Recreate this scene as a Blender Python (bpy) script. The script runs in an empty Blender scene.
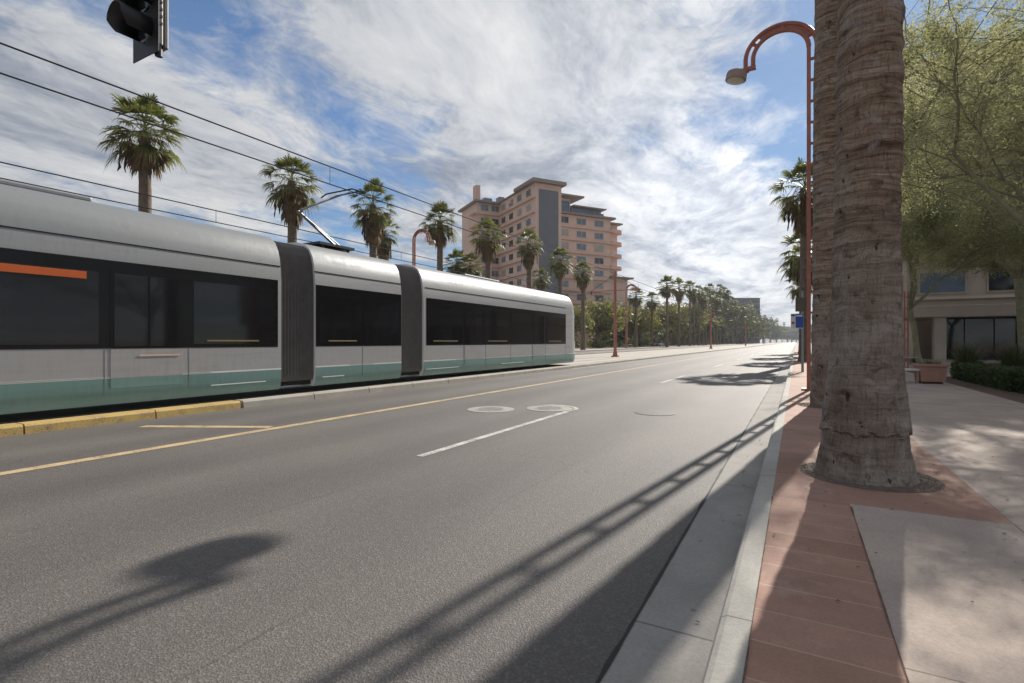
import bpy, bmesh, math, random
import numpy as np
from mathutils import Vector, Matrix, noise

R = math.radians
random.seed(7)
rng = np.random.default_rng(11)
scene = bpy.context.scene
col = scene.collection

# ------------------------------------------------------------------ camera
TH = math.atan(285 / 512)
ST, CT = math.sin(TH), math.cos(TH)
CAM_H = 1.5
F = 512.0
cam_d = bpy.data.cameras.new('camera')
cam_d.sensor_width = 36; cam_d.lens = 18; cam_d.clip_end = 6000; cam_d.clip_start = 0.05
cam = bpy.data.objects.new('camera', cam_d); col.objects.link(cam)
cam.location = (0, 0, CAM_H); cam.rotation_euler = (R(90), 0, TH)
scene.camera = cam

def ray(px, py=341.5):
    u = (px - 512) / F; v = (341.5 - py) / F
    return Vector((-ST + u * CT, CT + u * ST, v))
def ground(px, py, z=0.0):
    d = ray(px, py); t = (z - CAM_H) / d.z
    return Vector((d.x * t, d.y * t, z))
def atx(px, X):                       # distance down the street where the sight line meets lateral X
    d = ray(px); t = X / d.x
    return d.y * t, t
def zat(py, depth): return CAM_H + (341.5 - py) / F * depth

# ------------------------------------------------------------------ node helpers
def mat(name):
    m = bpy.data.materials.new(name); m.use_nodes = True
    nt = m.node_tree; nt.nodes.clear()
    out = nt.nodes.new('ShaderNodeOutputMaterial')
    b = nt.nodes.new('ShaderNodeBsdfPrincipled')
    nt.links.new(b.outputs[0], out.inputs[0])
    return m, nt, b, out
def nd(nt, typ, ins=None, **props):
    n = nt.nodes.new(typ)
    for k, v in props.items(): setattr(n, k, v)
    if ins:
        for k, v in ins.items():
            s = n.inputs[k]
            if hasattr(v, 'is_linked') or isinstance(v, bpy.types.NodeSocket): nt.links.new(v, s)
            else: s.default_value = v
    return n
def math_(nt, op, a, b=None, c=None, clamp=False):
    ins = {0: a}
    if b is not None: ins[1] = b
    if c is not None: ins[2] = c
    n = nd(nt, 'ShaderNodeMath', ins, operation=op); n.use_clamp = clamp
    return n.outputs[0]
def ramp(nt, fac, stops):
    n = nd(nt, 'ShaderNodeValToRGB', {0: fac}); cr = n.color_ramp
    while len(cr.elements) < len(stops): cr.elements.new(0.5)
    for e, (p, c) in zip(cr.elements, stops):
        e.position = p; e.color = (*c, 1) if len(c) == 3 else c
    return n.outputs[0]
def mix(nt, fac, a, b, blend='MIX'):
    n = nd(nt, 'ShaderNodeMix', data_type='RGBA', blend_type=blend)
    for s, v in ((n.inputs[0], fac), (n.inputs[6], a), (n.inputs[7], b)):
        if isinstance(v, bpy.types.NodeSocket): nt.links.new(v, s)
        else: s.default_value = v if not isinstance(v, tuple) else ((*v, 1) if len(v) == 3 else v)
    return n.outputs[2]
def coords(nt, kind='Object', scale=None):
    o = nd(nt, 'ShaderNodeTexCoord').outputs[kind]
    if scale: o = nd(nt, 'ShaderNodeMapping', {0: o, 3: scale}).outputs[0]
    return o
def wpos(nt, scale=None):
    o = nd(nt, 'ShaderNodeNewGeometry').outputs['Position']
    if scale: o = nd(nt, 'ShaderNodeMapping', {0: o, 3: scale}).outputs[0]
    return o
def nz(nt, vec, scale, detail=4, rough=.55, dist=0):
    return nd(nt, 'ShaderNodeTexNoise', {'Vector': vec, 'Scale': scale, 'Detail': detail, 'Roughness': rough, 'Distortion': dist}).outputs[0]
def bump(nt, b, h, strength=.3, dist=.01):
    n = nd(nt, 'ShaderNodeBump', {'Height': h, 'Strength': strength, 'Distance': dist})
    nt.links.new(n.outputs[0], b.inputs['Normal'])
def setb(nt, b, color=None, rough=None, metal=None, spec=None):
    for k, v in (('Base Color', color), ('Roughness', rough), ('Metallic', metal), ('Specular IOR Level', spec)):
        if v is None: continue
        if isinstance(v, bpy.types.NodeSocket): nt.links.new(v, b.inputs[k])
        else: b.inputs[k].default_value = (*v, 1) if isinstance(v, tuple) else v

M = {}
def simple(name, c, rough=.6, metal=0, var=.15, sc=3.0, spec=.5, bmp=0):
    m, nt, b, o = mat(name)
    n = nz(nt, coords(nt), sc, 6, .6)
    lo = tuple(x * (1 - var) for x in c); hi = tuple(min(1, x * (1 + var)) for x in c)
    setb(nt, b, ramp(nt, n, [(.3, lo), (.7, hi)]), rough, metal, spec)
    if bmp: bump(nt, b, nz(nt, coords(nt), sc * 12, 4), bmp, .01)
    M[name] = m
    return m

# asphalt
def asphalt():
    m, nt, b, o = mat('asphalt'); p = wpos(nt)
    fine = nz(nt, p, 160, 3, .7); mid = nz(nt, p, 55, 3, .6)
    big = nz(nt, nd(nt, 'ShaderNodeMapping', {0: p, 3: (1, .12, 1)}).outputs[0], .8, 5, .6)
    pat = nz(nt, p, .35, 4, .5)
    vor = nd(nt, 'ShaderNodeTexVoronoi', {'Vector': p, 'Scale': 95.0})
    stone = ramp(nt, vor.outputs['Color'], [(.25, (.058, .054, .050)), (.62, (.090, .086, .081)), (.93, (.20, .192, .182))])
    c = mix(nt, .55, stone, ramp(nt, fine, [(.33, (.046, .043, .040)), (.66, (.145, .139, .132))]))
    c = mix(nt, 1.0, c, ramp(nt, big, [(.3, (.86, .84, .83)), (.7, (1.12, 1.10, 1.08))]), 'MULTIPLY')
    c = mix(nt, 1.0, c, ramp(nt, pat, [(.35, (.93, .92, .92)), (.65, (1.10, 1.07, 1.05))]), 'MULTIPLY')
    # thin sealed cracks
    warp = nd(nt, 'ShaderNodeVectorMath', {0: p, 1: nd(nt, 'ShaderNodeTexNoise', {'Vector': p, 'Scale': 1.3, 'Detail': 5.0}).outputs['Color']}, operation='ADD').outputs[0]
    ck = nd(nt, 'ShaderNodeTexVoronoi', {'Vector': warp, 'Scale': .22}, feature='DISTANCE_TO_EDGE').outputs[0]
    ckm = math_(nt, 'MULTIPLY', math_(nt, 'LESS_THAN', ck, .0022), ramp(nt, nz(nt, p, .6, 2), [(.50, (0, 0, 0)), (.6, (.55, .55, .55))]))
    c = mix(nt, ckm, c, (.03, .029, .028))
    sxx = nd(nt, 'ShaderNodeSeparateXYZ', {0: p})
    wob = math_(nt, 'MULTIPLY', nz(nt, p, .25, 3), 1.2)
    lane = math_(nt, 'SINE', math_(nt, 'MULTIPLY', math_(nt, 'ADD', sxx.outputs['X'], wob), 3.5))
    c = mix(nt, 1, c, ramp(nt, math_(nt, 'MULTIPLY_ADD', lane, .5, .5), [(0, (1.00, .99, .98)), (.5, (1.12, 1.11, 1.09)), (1, (1.24, 1.22, 1.20))]), 'MULTIPLY')
    stn = nd(nt, 'ShaderNodeTexVoronoi', {'Vector': nd(nt, 'ShaderNodeMapping', {0: p, 3: (1, .6, 1)}).outputs[0], 'Scale': .9}).outputs[0]
    sm = ramp(nt, math_(nt, 'ADD', stn, math_(nt, 'MULTIPLY', nz(nt, p, 4, 4), .25)), [(.13, (1, 1, 1)), (.24, (0, 0, 0))])
    c = mix(nt, math_(nt, 'MULTIPLY', sm, .38), c, (.035, .033, .031))
    for xs in (-4.05, -7.6, -2.4):
        dd = math_(nt, 'ABSOLUTE', math_(nt, 'ADD', math_(nt, 'SUBTRACT', sxx.outputs['X'], xs), math_(nt, 'MULTIPLY', math_(nt, 'SUBTRACT', nz(nt, p, 1.5, 5), .5), .16)))
        seam = math_(nt, 'MULTIPLY', math_(nt, 'LESS_THAN', dd, .010), ramp(nt, nz(nt, p, .5, 2), [(.46, (0, 0, 0)), (.60, (.35, .35, .35))]))
        c = mix(nt, seam, c, (.03, .029, .028))
    setb(nt, b, c, .70, 0, .55)
    bump(nt, b, math_(nt, 'ADD', fine, vor.outputs[0]), .55, .006)
    M['asphalt'] = m
asphalt()

def concrete(name, base, joint_y=None, joint_x=None, off=(0, 0), spots=True, jw=.006, stain=.12):
    m, nt, b, o = mat(name); p = wpos(nt)
    a = nz(nt, p, 1.4, 7, .62); f = nz(nt, p, 40, 5, .7); g = nz(nt, p, 170, 2, .6)
    c = ramp(nt, a, [(.28, tuple(x * (1 - stain * 1.6) for x in base)), (.72, tuple(x * (1 + stain) for x in base))])
    c = mix(nt, 1, c, ramp(nt, f, [(.3, (.88, .87, .86)), (.7, (1.09, 1.09, 1.09))]), 'MULTIPLY')
    c = mix(nt, 1, c, ramp(nt, g, [(.3, (.88, .88, .88)), (.7, (1.08, 1.08, 1.08))]), 'MULTIPLY')
    if spots:
        v = nd(nt, 'ShaderNodeTexVoronoi', {'Vector': p, 'Scale': 3.1}).outputs[0]
        r = nz(nt, p, 6, 2)
        c = mix(nt, math_(nt, 'MULTIPLY', math_(nt, 'LESS_THAN', v, math_(nt, 'MULTIPLY', r, .10)), .5), c, (.10, .08, .065))
    c = mix(nt, ramp(nt, nz(nt, p, .8, 6, .66), [(.52, (0, 0, 0)), (.70, (.35, .35, .35))]), c, tuple(x * .58 for x in base))
    h = f
    sx = nd(nt, 'ShaderNodeSeparateXYZ', {0: p})
    wob = math_(nt, 'MULTIPLY', math_(nt, 'SUBTRACT', nz(nt, p, 5, 3), .5), .012)
    for ax, jj, of in (('Y', joint_y, off[1]), ('X', joint_x, off[0])):
        if not jj: continue
        t = math_(nt, 'ADD', math_(nt, 'ADD', sx.outputs[ax], 1000 * jj - of), wob)
        fr = math_(nt, 'MODULO', t, jj)
        d = math_(nt, 'MINIMUM', fr, math_(nt, 'SUBTRACT', jj, fr))
        k = math_(nt, 'LESS_THAN', d, jw)
        c = mix(nt, math_(nt, 'MULTIPLY', k, .75), c, tuple(x * .35 for x in base))
        h = math_(nt, 'SUBTRACT', h, k)
    setb(nt, b, c, .85, 0, .35)
    bump(nt, b, h, .25, .006)
    M[name] = m
concrete('concrete_pale', (.425, .35, .298), 2.45, 2.6, (1.4, 2.64))
concrete('gutter', (.30, .285, .265), 3.05, None, (0, 2.72), jw=.008)
concrete('kerb', (.43, .41, .37), 3.05, None, (0, 2.72), jw=.006)
concrete('track_concrete', (.46, .42, .365), 3.9, None, (0, 0), jw=.01)
concrete('kerb_old', (.40, .37, .32), None, None)
concrete('cover_concrete', (.35, .335, .31), None, None)

def brick():
    m, nt, b, o = mat('red_paving'); p = wpos(nt)
    sx = nd(nt, 'ShaderNodeSeparateXYZ', {0: p})
    near = math_(nt, 'LESS_THAN', sx.outputs['Y'], 5.1)
    wob = math_(nt, 'MULTIPLY', math_(nt, 'SUBTRACT', nz(nt, p, 4, 3), .5), .008)
    t = math_(nt, 'ADD', math_(nt, 'ADD', sx.outputs['Y'], 300.0), wob)
    def rows(step, of):
        tt = math_(nt, 'DIVIDE', math_(nt, 'SUBTRACT', t, of), step)
        fr = math_(nt, 'MULTIPLY', math_(nt, 'FRACT', tt), step)
        d = math_(nt, 'MINIMUM', fr, math_(nt, 'SUBTRACT', step, fr))
        idn = nd(nt, 'ShaderNodeTexWhiteNoise', {'W': math_(nt, 'FLOOR', tt)}, noise_dimensions='1D').outputs[0]
        return math_(nt, 'LESS_THAN', d, .0055), idn
    k1, i1 = rows(.305, .0); k2, i2 = rows(1.22, .9)
    k = math_(nt, 'ADD', math_(nt, 'MULTIPLY', k1, near), math_(nt, 'MULTIPLY', k2, math_(nt, 'SUBTRACT', 1, near)), clamp=True)
    idn = math_(nt, 'ADD', math_(nt, 'MULTIPLY', i1, near), math_(nt, 'MULTIPLY', i2, math_(nt, 'SUBTRACT', 1, near)))
    c = mix(nt, idn, (.305, .170, .122), (.37, .215, .162))
    a = nz(nt, p, 2.2, 6, .6)
    c = mix(nt, 1, c, ramp(nt, a, [(.3, (.80, .80, .80)), (.7, (1.14, 1.13, 1.12))]), 'MULTIPLY')
    c = mix(nt, 1, c, ramp(nt, nz(nt, p, 90, 4, .7), [(.3, (.84, .84, .84)), (.7, (1.12, 1.12, 1.12))]), 'MULTIPLY')
    c = mix(nt, math_(nt, 'MULTIPLY', k, .75), c, (.46, .33, .25))
    gum = nd(nt, 'ShaderNodeTexVoronoi', {'Vector': p, 'Scale': 3.4}).outputs[0]
    c = mix(nt, math_(nt, 'MULTIPLY', math_(nt, 'LESS_THAN', gum, math_(nt, 'MULTIPLY', nz(nt, p, 7, 2), .085)), .55), c, (.09, .07, .06))
    c = mix(nt, ramp(nt, nz(nt, p, .9, 6, .65), [(.50, (0, 0, 0)), (.68, (.45, .45, .45))]), c, (.19, .13, .10))
    c = mix(nt, ramp(nt, nz(nt, p, 3.1, 6, .7), [(.56, (0, 0, 0)), (.72, (.4, .4, .4))]), c, (.46, .34, .27))
    setb(nt, b, c, .8, 0, .4)
    bump(nt, b, math_(nt, 'SUBTRACT', nz(nt, p, 60, 4), k), .25, .005)
    M['red_paving'] = m
brick()

def paint(name, c, wear=.5):
    m, nt, b, o = mat(name); p = wpos(nt)
    w = nz(nt, p, 45, 4, .7); w2 = nz(nt, p, 3, 4)
    f = ramp(nt, math_(nt, 'ADD', math_(nt, 'MULTIPLY', w, .6), math_(nt, 'MULTIPLY', w2, .4)), [(wear - .05, (1, 1, 1)), (wear + .13, (0, 0, 0))])
    setb(nt, b, mix(nt, f, (.10, .095, .085), c), .75)
    bump(nt, b, w, .4, .004)
    M[name] = m
paint('yellow_line', (.52, .385, .21), .52)
paint('white_line', (.58, .56, .52), .49)
paint('kerb_yellow', (.48, .33, .11), .54)

def bark():
    m, nt, b, o = mat('palm_bark')
    warp = nd(nt, 'ShaderNodeTexNoise', {'Vector': coords(nt), 'Scale': 3.0, 'Detail': 3.0}).outputs['Color']
    wc = nd(nt, 'ShaderNodeVectorMath', {0: coords(nt), 1: nd(nt, 'ShaderNodeVectorMath', {0: warp, 3: .12}, operation='SCALE').outputs[0]}, operation='ADD').outputs[0]
    def mp(sc): return nd(nt, 'ShaderNodeMapping', {0: wc, 3: sc}).outputs[0]
    ring = nz(nt, mp((.55, .55, 6.5)), 2.0, 9, .66, .5)
    ringf = nz(nt, mp((1.3, 1.3, 20)), 1.8, 6, .65, .9)
    fib = nz(nt, mp((26, 26, 2.6)), 2.2, 6, .72, .4)
    pat = nz(nt, mp((1, 1, .7)), 2.2, 7, .62, .5)
    pat2 = nz(nt, mp((1, 1, 1.6)), 4.2, 6, .6, 1.0)
    sz = nd(nt, 'ShaderNodeSeparateXYZ', {0: coords(nt)}).outputs[2]
    up = ramp(nt, math_(nt, 'MULTIPLY_ADD', math_(nt, 'SUBTRACT', pat, .5), .5, math_(nt, 'MULTIPLY', sz, .25)), [(.42, (0, 0, 0)), (.72, (1, 1, 1))])
    hi = ramp(nt, ring, [(.30, (.095, .060, .041)), (.43, (.225, .158, .112)), (.55, (.33, .248, .185)), (.70, (.46, .385, .31))])
    lo = ramp(nt, pat, [(.32, (.12, .092, .074)), (.46, (.23, .19, .16)), (.58, (.33, .295, .262)), (.70, (.42, .39, .36))])
    lo = mix(nt, .35, lo, hi)
    c = mix(nt, up, lo, hi)
    c = mix(nt, ramp(nt, pat2, [(.56, (0, 0, 0)), (.66, (.75, .75, .75))]), c, (.105, .075, .055))
    pale = nz(nt, mp((1, 1, 1.1)), 3.1, 7, .66, .8)
    c = mix(nt, ramp(nt, pale, [(.54, (0, 0, 0)), (.64, (.65, .65, .65))]), c, mix(nt, ring, (.30, .265, .23), (.47, .43, .39)))
    fm = ramp(nt, fib, [(.32, (.50, .47, .45)), (.47, (.96, .96, .96)), (.7, (1.18, 1.18, 1.18))])
    c = mix(nt, 1, c, fm, 'MULTIPLY')
    c = mix(nt, math_(nt, 'MULTIPLY_ADD', up, .55, .35), c, mix(nt, 1, c, ramp(nt, ringf, [(.37, (.52, .48, .45)), (.46, (1, 1, 1))]), 'MULTIPLY'))
    v = nd(nt, 'ShaderNodeTexVoronoi', {'Vector': mp((1, 1, .55)), 'Scale': 7.0}).outputs[0]
    hole = math_(nt, 'LESS_THAN', v, math_(nt, 'MULTIPLY', math_(nt, 'SUBTRACT', pat2, .40), .75))
    c = mix(nt, math_(nt, 'MULTIPLY', hole, .8), c, (.03, .022, .017))
    setb(nt, b, c, .92, 0, .2)
    h = math_(nt, 'ADD', math_(nt, 'MULTIPLY', ring, 1.6), math_(nt, 'ADD', math_(nt, 'MULTIPLY', math_(nt, 'MULTIPLY', ringf, .9), up), math_(nt, 'MULTIPLY', fib, .5)))
    bump(nt, b, math_(nt, 'SUBTRACT', h, hole), .9, .03)
    M['palm_bark'] = m
bark()

simple('far_bark', (.135, .10, .075), .95, 0, .35, 5)
def leaf(name, c1, c2, trans=.35, rough=.55, sc=1.2, tint=(1.25, 1.2, .6)):
    m, nt, b, o = mat(name)
    a = nz(nt, wpos(nt), sc, 3, .6); f = nz(nt, wpos(nt), sc * 9, 2, .5)
    c = mix(nt, ramp(nt, math_(nt, 'ADD', math_(nt, 'MULTIPLY', a, .5), math_(nt, 'MULTIPLY', f, .5)), [(.36, (0, 0, 0)), (.64, (1, 1, 1))]), c1, c2)
    setb(nt, b, c, rough, 0, .4)
    t = nd(nt, 'ShaderNodeBsdfTranslucent', {0: mix(nt, 1, c, tint, 'MULTIPLY')})
    mx = nd(nt, 'ShaderNodeMixShader', {0: trans, 1: b.outputs[0], 2: t.outputs[0]})
    nt.links.new(mx.outputs[0], o.inputs[0])
    M[name] = m
leaf('palm_leaf', (.052, .074, .028), (.20, .215, .088), .42, .45, 1.5)
leaf('dead_frond', (.11, .075, .042), (.25, .185, .11), .2, .8, 1.5)
leaf('fruit_stalk', (.045, .032, .024), (.11, .08, .055), .05, .8)
leaf('palo_leaf', (.20, .21, .115), (.50, .49, .30), .54, .6, 1.0, (1.15, 1.15, .88))
leaf('mesquite_leaf', (.09, .105, .036), (.27, .265, .11), .35, .6, .5)
leaf('dark_leaf', (.032, .045, .017), (.13, .145, .055), .35, .6, .35)
leaf('grey_leaf', (.045, .055, .028), (.13, .14, .07), .3, .6, .5)
leaf('hedge_leaf', (.030, .050, .014), (.075, .11, .032), .25, .5, 3)
leaf('agave_leaf', (.06, .085, .035), (.14, .17, .075), .2, .5, 3)

simple('tram_white', (.31, .315, .32), .35, .25, .04, .6)
simple('tram_roof', (.25, .26, .265), .42, .3, .05, .5)
simple('tram_band', (.35, .345, .345), .35, .1, .05, .6)
simple('tram_teal', (.15, .255, .24), .35, .1, .06, .8)
simple('tram_black', (.009, .009, .010), .18, 0, .1, 3, .3)
simple('tram_under', (.012, .012, .012), .9, 0, .3)
simple('bellows_rubber', (.135, .125, .118), .75, 0, .15, 4)
simple('grey_metal', (.22, .22, .22), .45, .6)
simple('steel', (.40, .39, .38), .4, .8)
simple('dark_metal', (.018, .018, .02), .5, .1, .2)
simple('signal_grey', (.13, .125, .12), .55, .3, .2, 6)
simple('red_paint', (.35, .135, .095), .5, .1, .16, 5, bmp=.1)
simple('red_paint_faded', (.30, .225, .185), .55, .05, .16, 2)
simple('wire', (.035, .035, .037), .8, 0, .1, 3, .1)
simple('cream_diffuser', (.55, .55, .47), .35, 0, .05)
simple('stucco_pink', (.62, .46, .39), .9, 0, .08, .3)
simple('stucco_band', (.60, .42, .335), .9, 0, .08, .3)
simple('grey_panel', (.14, .15, .165), .5, .2, .08, .4)
simple('roof_slab', (.24, .20, .175), .8, 0, .1, .4)
simple('beige_concrete', (.36, .30, .24), .9, 0, .14, .5, bmp=.2)
simple('beige_trim', (.48, .41, .33), .85, 0, .1, 1)
simple('office_grey', (.11, .11, .125), .5, .1, .1, .2)
simple('planter_pink', (.36, .20, .155), .8, 0, .12, 4, bmp=.15)
simple('planter_base', (.10, .055, .045), .9)
simple('bench_white', (.60, .58, .54), .6, 0, .1, 4)
simple('soil', (.13, .085, .062), .95, 0, .35, 6, bmp=.6)
simple('dry_ground', (.24, .20, .155), .95, 0, .2, .4, bmp=.3)
simple('pebble', (.17, .135, .108), .9, 0, .4, 12)
simple('pit_dirt', (.15, .115, .09), .95, 0, .3, 8, bmp=.5)
simple('twig', (.17, .15, .10), .85, 0, .3, 6)
simple('palo_trunk', (.20, .19, .115), .8, 0, .3, 5, bmp=.3)
simple('trunk_grey', (.12, .095, .07), .9, 0, .3, 4, bmp=.3)
simple('sign_blue', (.012, .075, .36), .4, 0, .05)
simple('sign_white', (.66, .66, .66), .45, 0, .05)
simple('sign_red', (.45, .06, .05), .45, 0, .05)
simple('sign_brown', (.10, .085, .065), .6, 0, .1)
simple('galv', (.30, .31, .32), .5, .5, .12, 6)
simple('rail_yellow', (.22, .17, .06), .4)
simple('orange_sign', (.55, .11, .02), .4, 0, .05)
simple('wood', (.30, .22, .14), .85)
simple('rubber', (.02, .02, .02), .8)
simple('car_dark', (.02, .022, .028), .2, .3, .05)
simple('low_wall', (.30, .235, .20), .9, 0, .12, .5)
def coach(name, c, rough, metal):
    m, nt, b, o = mat(name); p = coords(nt)
    a = nz(nt, nd(nt, 'ShaderNodeMapping', {0: p, 3: (1, .25, 2.5)}).outputs[0], 1.6, 7, .65); f = nz(nt, nd(nt, 'ShaderNodeMapping', {0: p, 3: (1, 3, .5)}).outputs[0], 3.5, 6, .7)
    k = math_(nt, 'ADD', math_(nt, 'MULTIPLY', a, .55), math_(nt, 'MULTIPLY', f, .45))
    setb(nt, b, ramp(nt, k, [(.34, tuple(x * .80 for x in c)), (.50, c), (.68, tuple(min(1, x * 1.07) for x in c))]), rough, metal, .5)
    r_ = ramp(nt, k, [(.35, (rough + .25,) * 3), (.6, (rough,) * 3)]); nt.links.new(r_, b.inputs['Roughness'])
    M[name] = m
coach('tram_white', (.31, .315, .32), .35, .25); coach('tram_roof', (.25, .26, .265), .40, .3); coach('tram_band', (.35, .345, .345), .35, .1); coach('tram_teal', (.15, .255, .24), .35, .1)
def glass(name, c, rough=.05, spec=.6, wav=0):
    m, nt, b, o = mat(name)
    n = nz(nt, coords(nt), .5, 3)
    setb(nt, b, ramp(nt, n, [(.3, tuple(x * .8 for x in c)), (.7, tuple(x * 1.25 for x in c))]), rough, 0, spec)
    if wav: bump(nt, b, nz(nt, coords(nt), 1.2, 2), wav, .02)
    M[name] = m
glass('tram_glass', (.010, .010, .012), .06, .5, .03)
glass('window_glass', (.12, .15, .19), .08, .9, .1)
glass('dark_glass', (.018, .021, .025), .06, .8, .08)
glass('blind_glass', (.30, .28, .25), .3, .8)
glass('pale_glass', (.25, .33, .38), .1, .8)

# ------------------------------------------------------------------ mesh helpers
class MB:
    def __init__(s): s.v = []; s.f = []; s.m = []; s.sm = []
    def add(s, vs, fs, mi=0, smooth=False):
        o = len(s.v); s.v += [tuple(p) for p in vs]
        s.f += [tuple(i + o for i in f) for f in fs]; s.m += [mi] * len(fs); s.sm += [smooth] * len(fs)
    def box(s, x0, x1, y0, y1, z0, z1, mi=0, T=None):
        vs = [Vector((x, y, z)) for z in (z0, z1) for y in (y0, y1) for x in (x0, x1)]
        if T: vs = [T @ v for v in vs]
        s.add(vs, [(0, 2, 3, 1), (4, 5, 7, 6), (0, 1, 5, 4), (2, 6, 7, 3), (0, 4, 6, 2), (1, 3, 7, 5)], mi)
    def quad(s, x0, x1, y0, y1, z, mi=0):
        s.add([(x0, y0, z), (x1, y0, z), (x1, y1, z), (x0, y1, z)], [(0, 1, 2, 3)], mi)
    def tube(s, pts, rad, n=8, mi=0, cap=True):
        pts = [Vector(p) for p in pts]
        if not hasattr(rad, '__len__'): rad = [rad] * len(pts)
        up = None; vs = []; fs = []
        for i, p in enumerate(pts):
            t = (pts[min(i + 1, len(pts) - 1)] - pts[max(i - 1, 0)]).normalized()
            if up is None:
                up = Vector((0, 0, 1)) if abs(t.z) < .9 else Vector((1, 0, 0))
            a = t.cross(up).normalized(); b = t.cross(a); up = -b if False else up - t * up.dot(t)
            for k in range(n):
                an = 2 * math.pi * k / n
                vs.append(p + (a * math.cos(an) + b * math.sin(an)) * rad[i])
        for i in range(len(pts) - 1):
            for k in range(n):
                k2 = (k + 1) % n
                fs.append((i * n + k, i * n + k2, (i + 1) * n + k2, (i + 1) * n + k))
        s.add(vs, fs, mi, n > 4)
        if cap:
            s.add(vs[:n], [tuple(range(n))[::-1]], mi); s.add(vs[-n:], [tuple(range(n))], mi)
    def lathe(s, prof, n=24, mi=0, c=(0, 0)):
        vs = []; fs = []
        for r, z in prof:
            for k in range(n):
                a = 2 * math.pi * k / n; vs.append((c[0] + r * math.cos(a), c[1] + r * math.sin(a), z))
        for i in range(len(prof) - 1):
            for k in range(n):
                k2 = (k + 1) % n; fs.append((i * n + k, i * n + k2, (i + 1) * n + k2, (i + 1) * n + k))
        fs.append(tuple(range(n))[::-1]); fs.append(tuple(range((len(prof) - 1) * n, len(prof) * n)))
        s.add(vs, fs, mi, True)
    def mesh(s, name, mats, bevel=0):
        me = bpy.data.meshes.new(name); me.from_pydata(s.v, [], s.f)
        for m in (mats if isinstance(mats, (list, tuple)) else [mats]): me.materials.append(M[m])
        me.polygons.foreach_set('material_index', s.m); me.polygons.foreach_set('use_smooth', s.sm)
        me.update()
        if any(s.sm): me.set_sharp_from_angle(angle=R(38))
        return me
    def build(s, name, mats, parent=None, bevel=0):
        o = bpy.data.objects.new(name, s.mesh(name, mats)); col.objects.link(o)
        if parent: o.parent = parent
        if bevel:
            md = o.modifiers.new('bevel', 'BEVEL'); md.width = bevel; md.segments = 2; md.limit_method = 'ANGLE'
        return o
def tag(o, label=None, cat=None, group=None, kind=None):
    if label: o['label'] = label
    if cat: o['category'] = cat
    if group: o['group'] = group
    if kind: o['kind'] = kind
    return o
def thing(name, label, cat, loc=(0, 0, 0), rz=0, group=None):
    o = bpy.data.objects.new(name, None); col.objects.link(o); o.location = loc; o.rotation_euler = (0, 0, rz)
    o.empty_display_size = .2
    return tag(o, label, cat, group)
def inst(name, me, parent, loc=(0, 0, 0), rot=(0, 0, 0), sc=(1, 1, 1)):
    o = bpy.data.objects.new(name, me); col.objects.link(o); o.parent = parent
    o.location = loc; o.rotation_euler = rot; o.scale = sc
    return o
def copy_tree(o, parent=None):
    c = o.copy(); col.objects.link(c); c.parent = parent
    for ch in list(o.children): copy_tree(ch, c)
    return c
def struct(name, mb, mats): return tag(mb.build(name, mats), kind='structure')

# ------------------------------------------------------------------ ground
Y0, Y1 = -80, 1500
g = MB(); g.quad(-2500, 2500, -600, 4500, -.06); struct('ground', g, 'dry_ground')
g = MB(); g.quad(-10.95, -.30, Y0, Y1, 0); struct('road', g, 'asphalt')
g = MB(); g.quad(-28.0, -21.2, Y0, Y1, 0); struct('road', g, 'asphalt').name = 'road_across_tracks'
g = MB(); g.quad(-.76, -.33, Y0, 400, .004); struct('gutter', g, 'gutter')
g = MB()
prof = [(-.36, 0), (-.34, .11), (-.325, .138), (-.30, .15), (-.19, .152), (-.19, 0)]
n = len(prof)
for a, b in ((Y0, 400),):
    g.add([(x, a, z) for x, z in prof] + [(x, b, z) for x, z in prof], [(i, i + n, i + 1 + n, i + 1) for i in range(n - 1)], 0)
struct('kerb', g, 'kerb')
g = MB(); g.quad(-.19, .385, Y0, 5.1, .15); g.quad(-.19, 1.4, 5.1, 400, .15); struct('paved_strip', g, 'red_paving')
g = MB(); g.quad(.385, 4.3, Y0, 5.1, .15); g.quad(1.4, 4.3, 5.1, 400, .15); g.quad(4.3, 60, 42, 400, .15); struct('sidewalk', g, 'concrete_pale')
g = MB(); g.quad(4.3, 60, Y0, 42, .135); struct('planting_bed', g, 'soil')
g = MB(); g.quad(4.9, 9.0, 25.2, 42, .154); g.quad(4.302, 9, 12.2, 13.6, .154); struct('garden_path', g, 'concrete_pale')
# asphalt edge crumbs / dirt seam along the gutter
g = MB()
vs = []
yy = 0.5
pts = []
while yy < 60:
    w = .004 + .022 * noise.noise(Vector((yy * 2.3, 0, 0))) + .006 * random.random()
    pts.append((yy, max(.004, w))); yy += .06
for (a, wa), (b, wb) in zip(pts, pts[1:]):
    g.add([(-.765 - wa, a, .008), (-.756 + wa * .4, a, .008), (-.756 + wb * .4, b, .008), (-.765 - wb, b, .008)], [(0, 1, 2, 3)])
struct('dirt_seam', g, 'rubber')
g = MB()
for (a, wa), (b, wb) in zip(pts, pts[1:]):
    if b > 5.0: break
    wa2, wb2 = wa * .55, wb * .55
    g.add([(.385 - wa2, a, .154), (.385 + wa2, a, .154), (.385 + wb2, b, .154), (.385 - wb2, b, .154)], [(0, 1, 2, 3)])
    g.add([(-.188 - wa2 * .3, a, .156), (-.188 + wa2, a, .156), (-.188 + wb2, b, .156), (-.188 - wb2 * .3, b, .156)], [(0, 1, 2, 3)])
struct('dirt_seam', g, 'soil').name = 'dirt_seam_paving'
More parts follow.
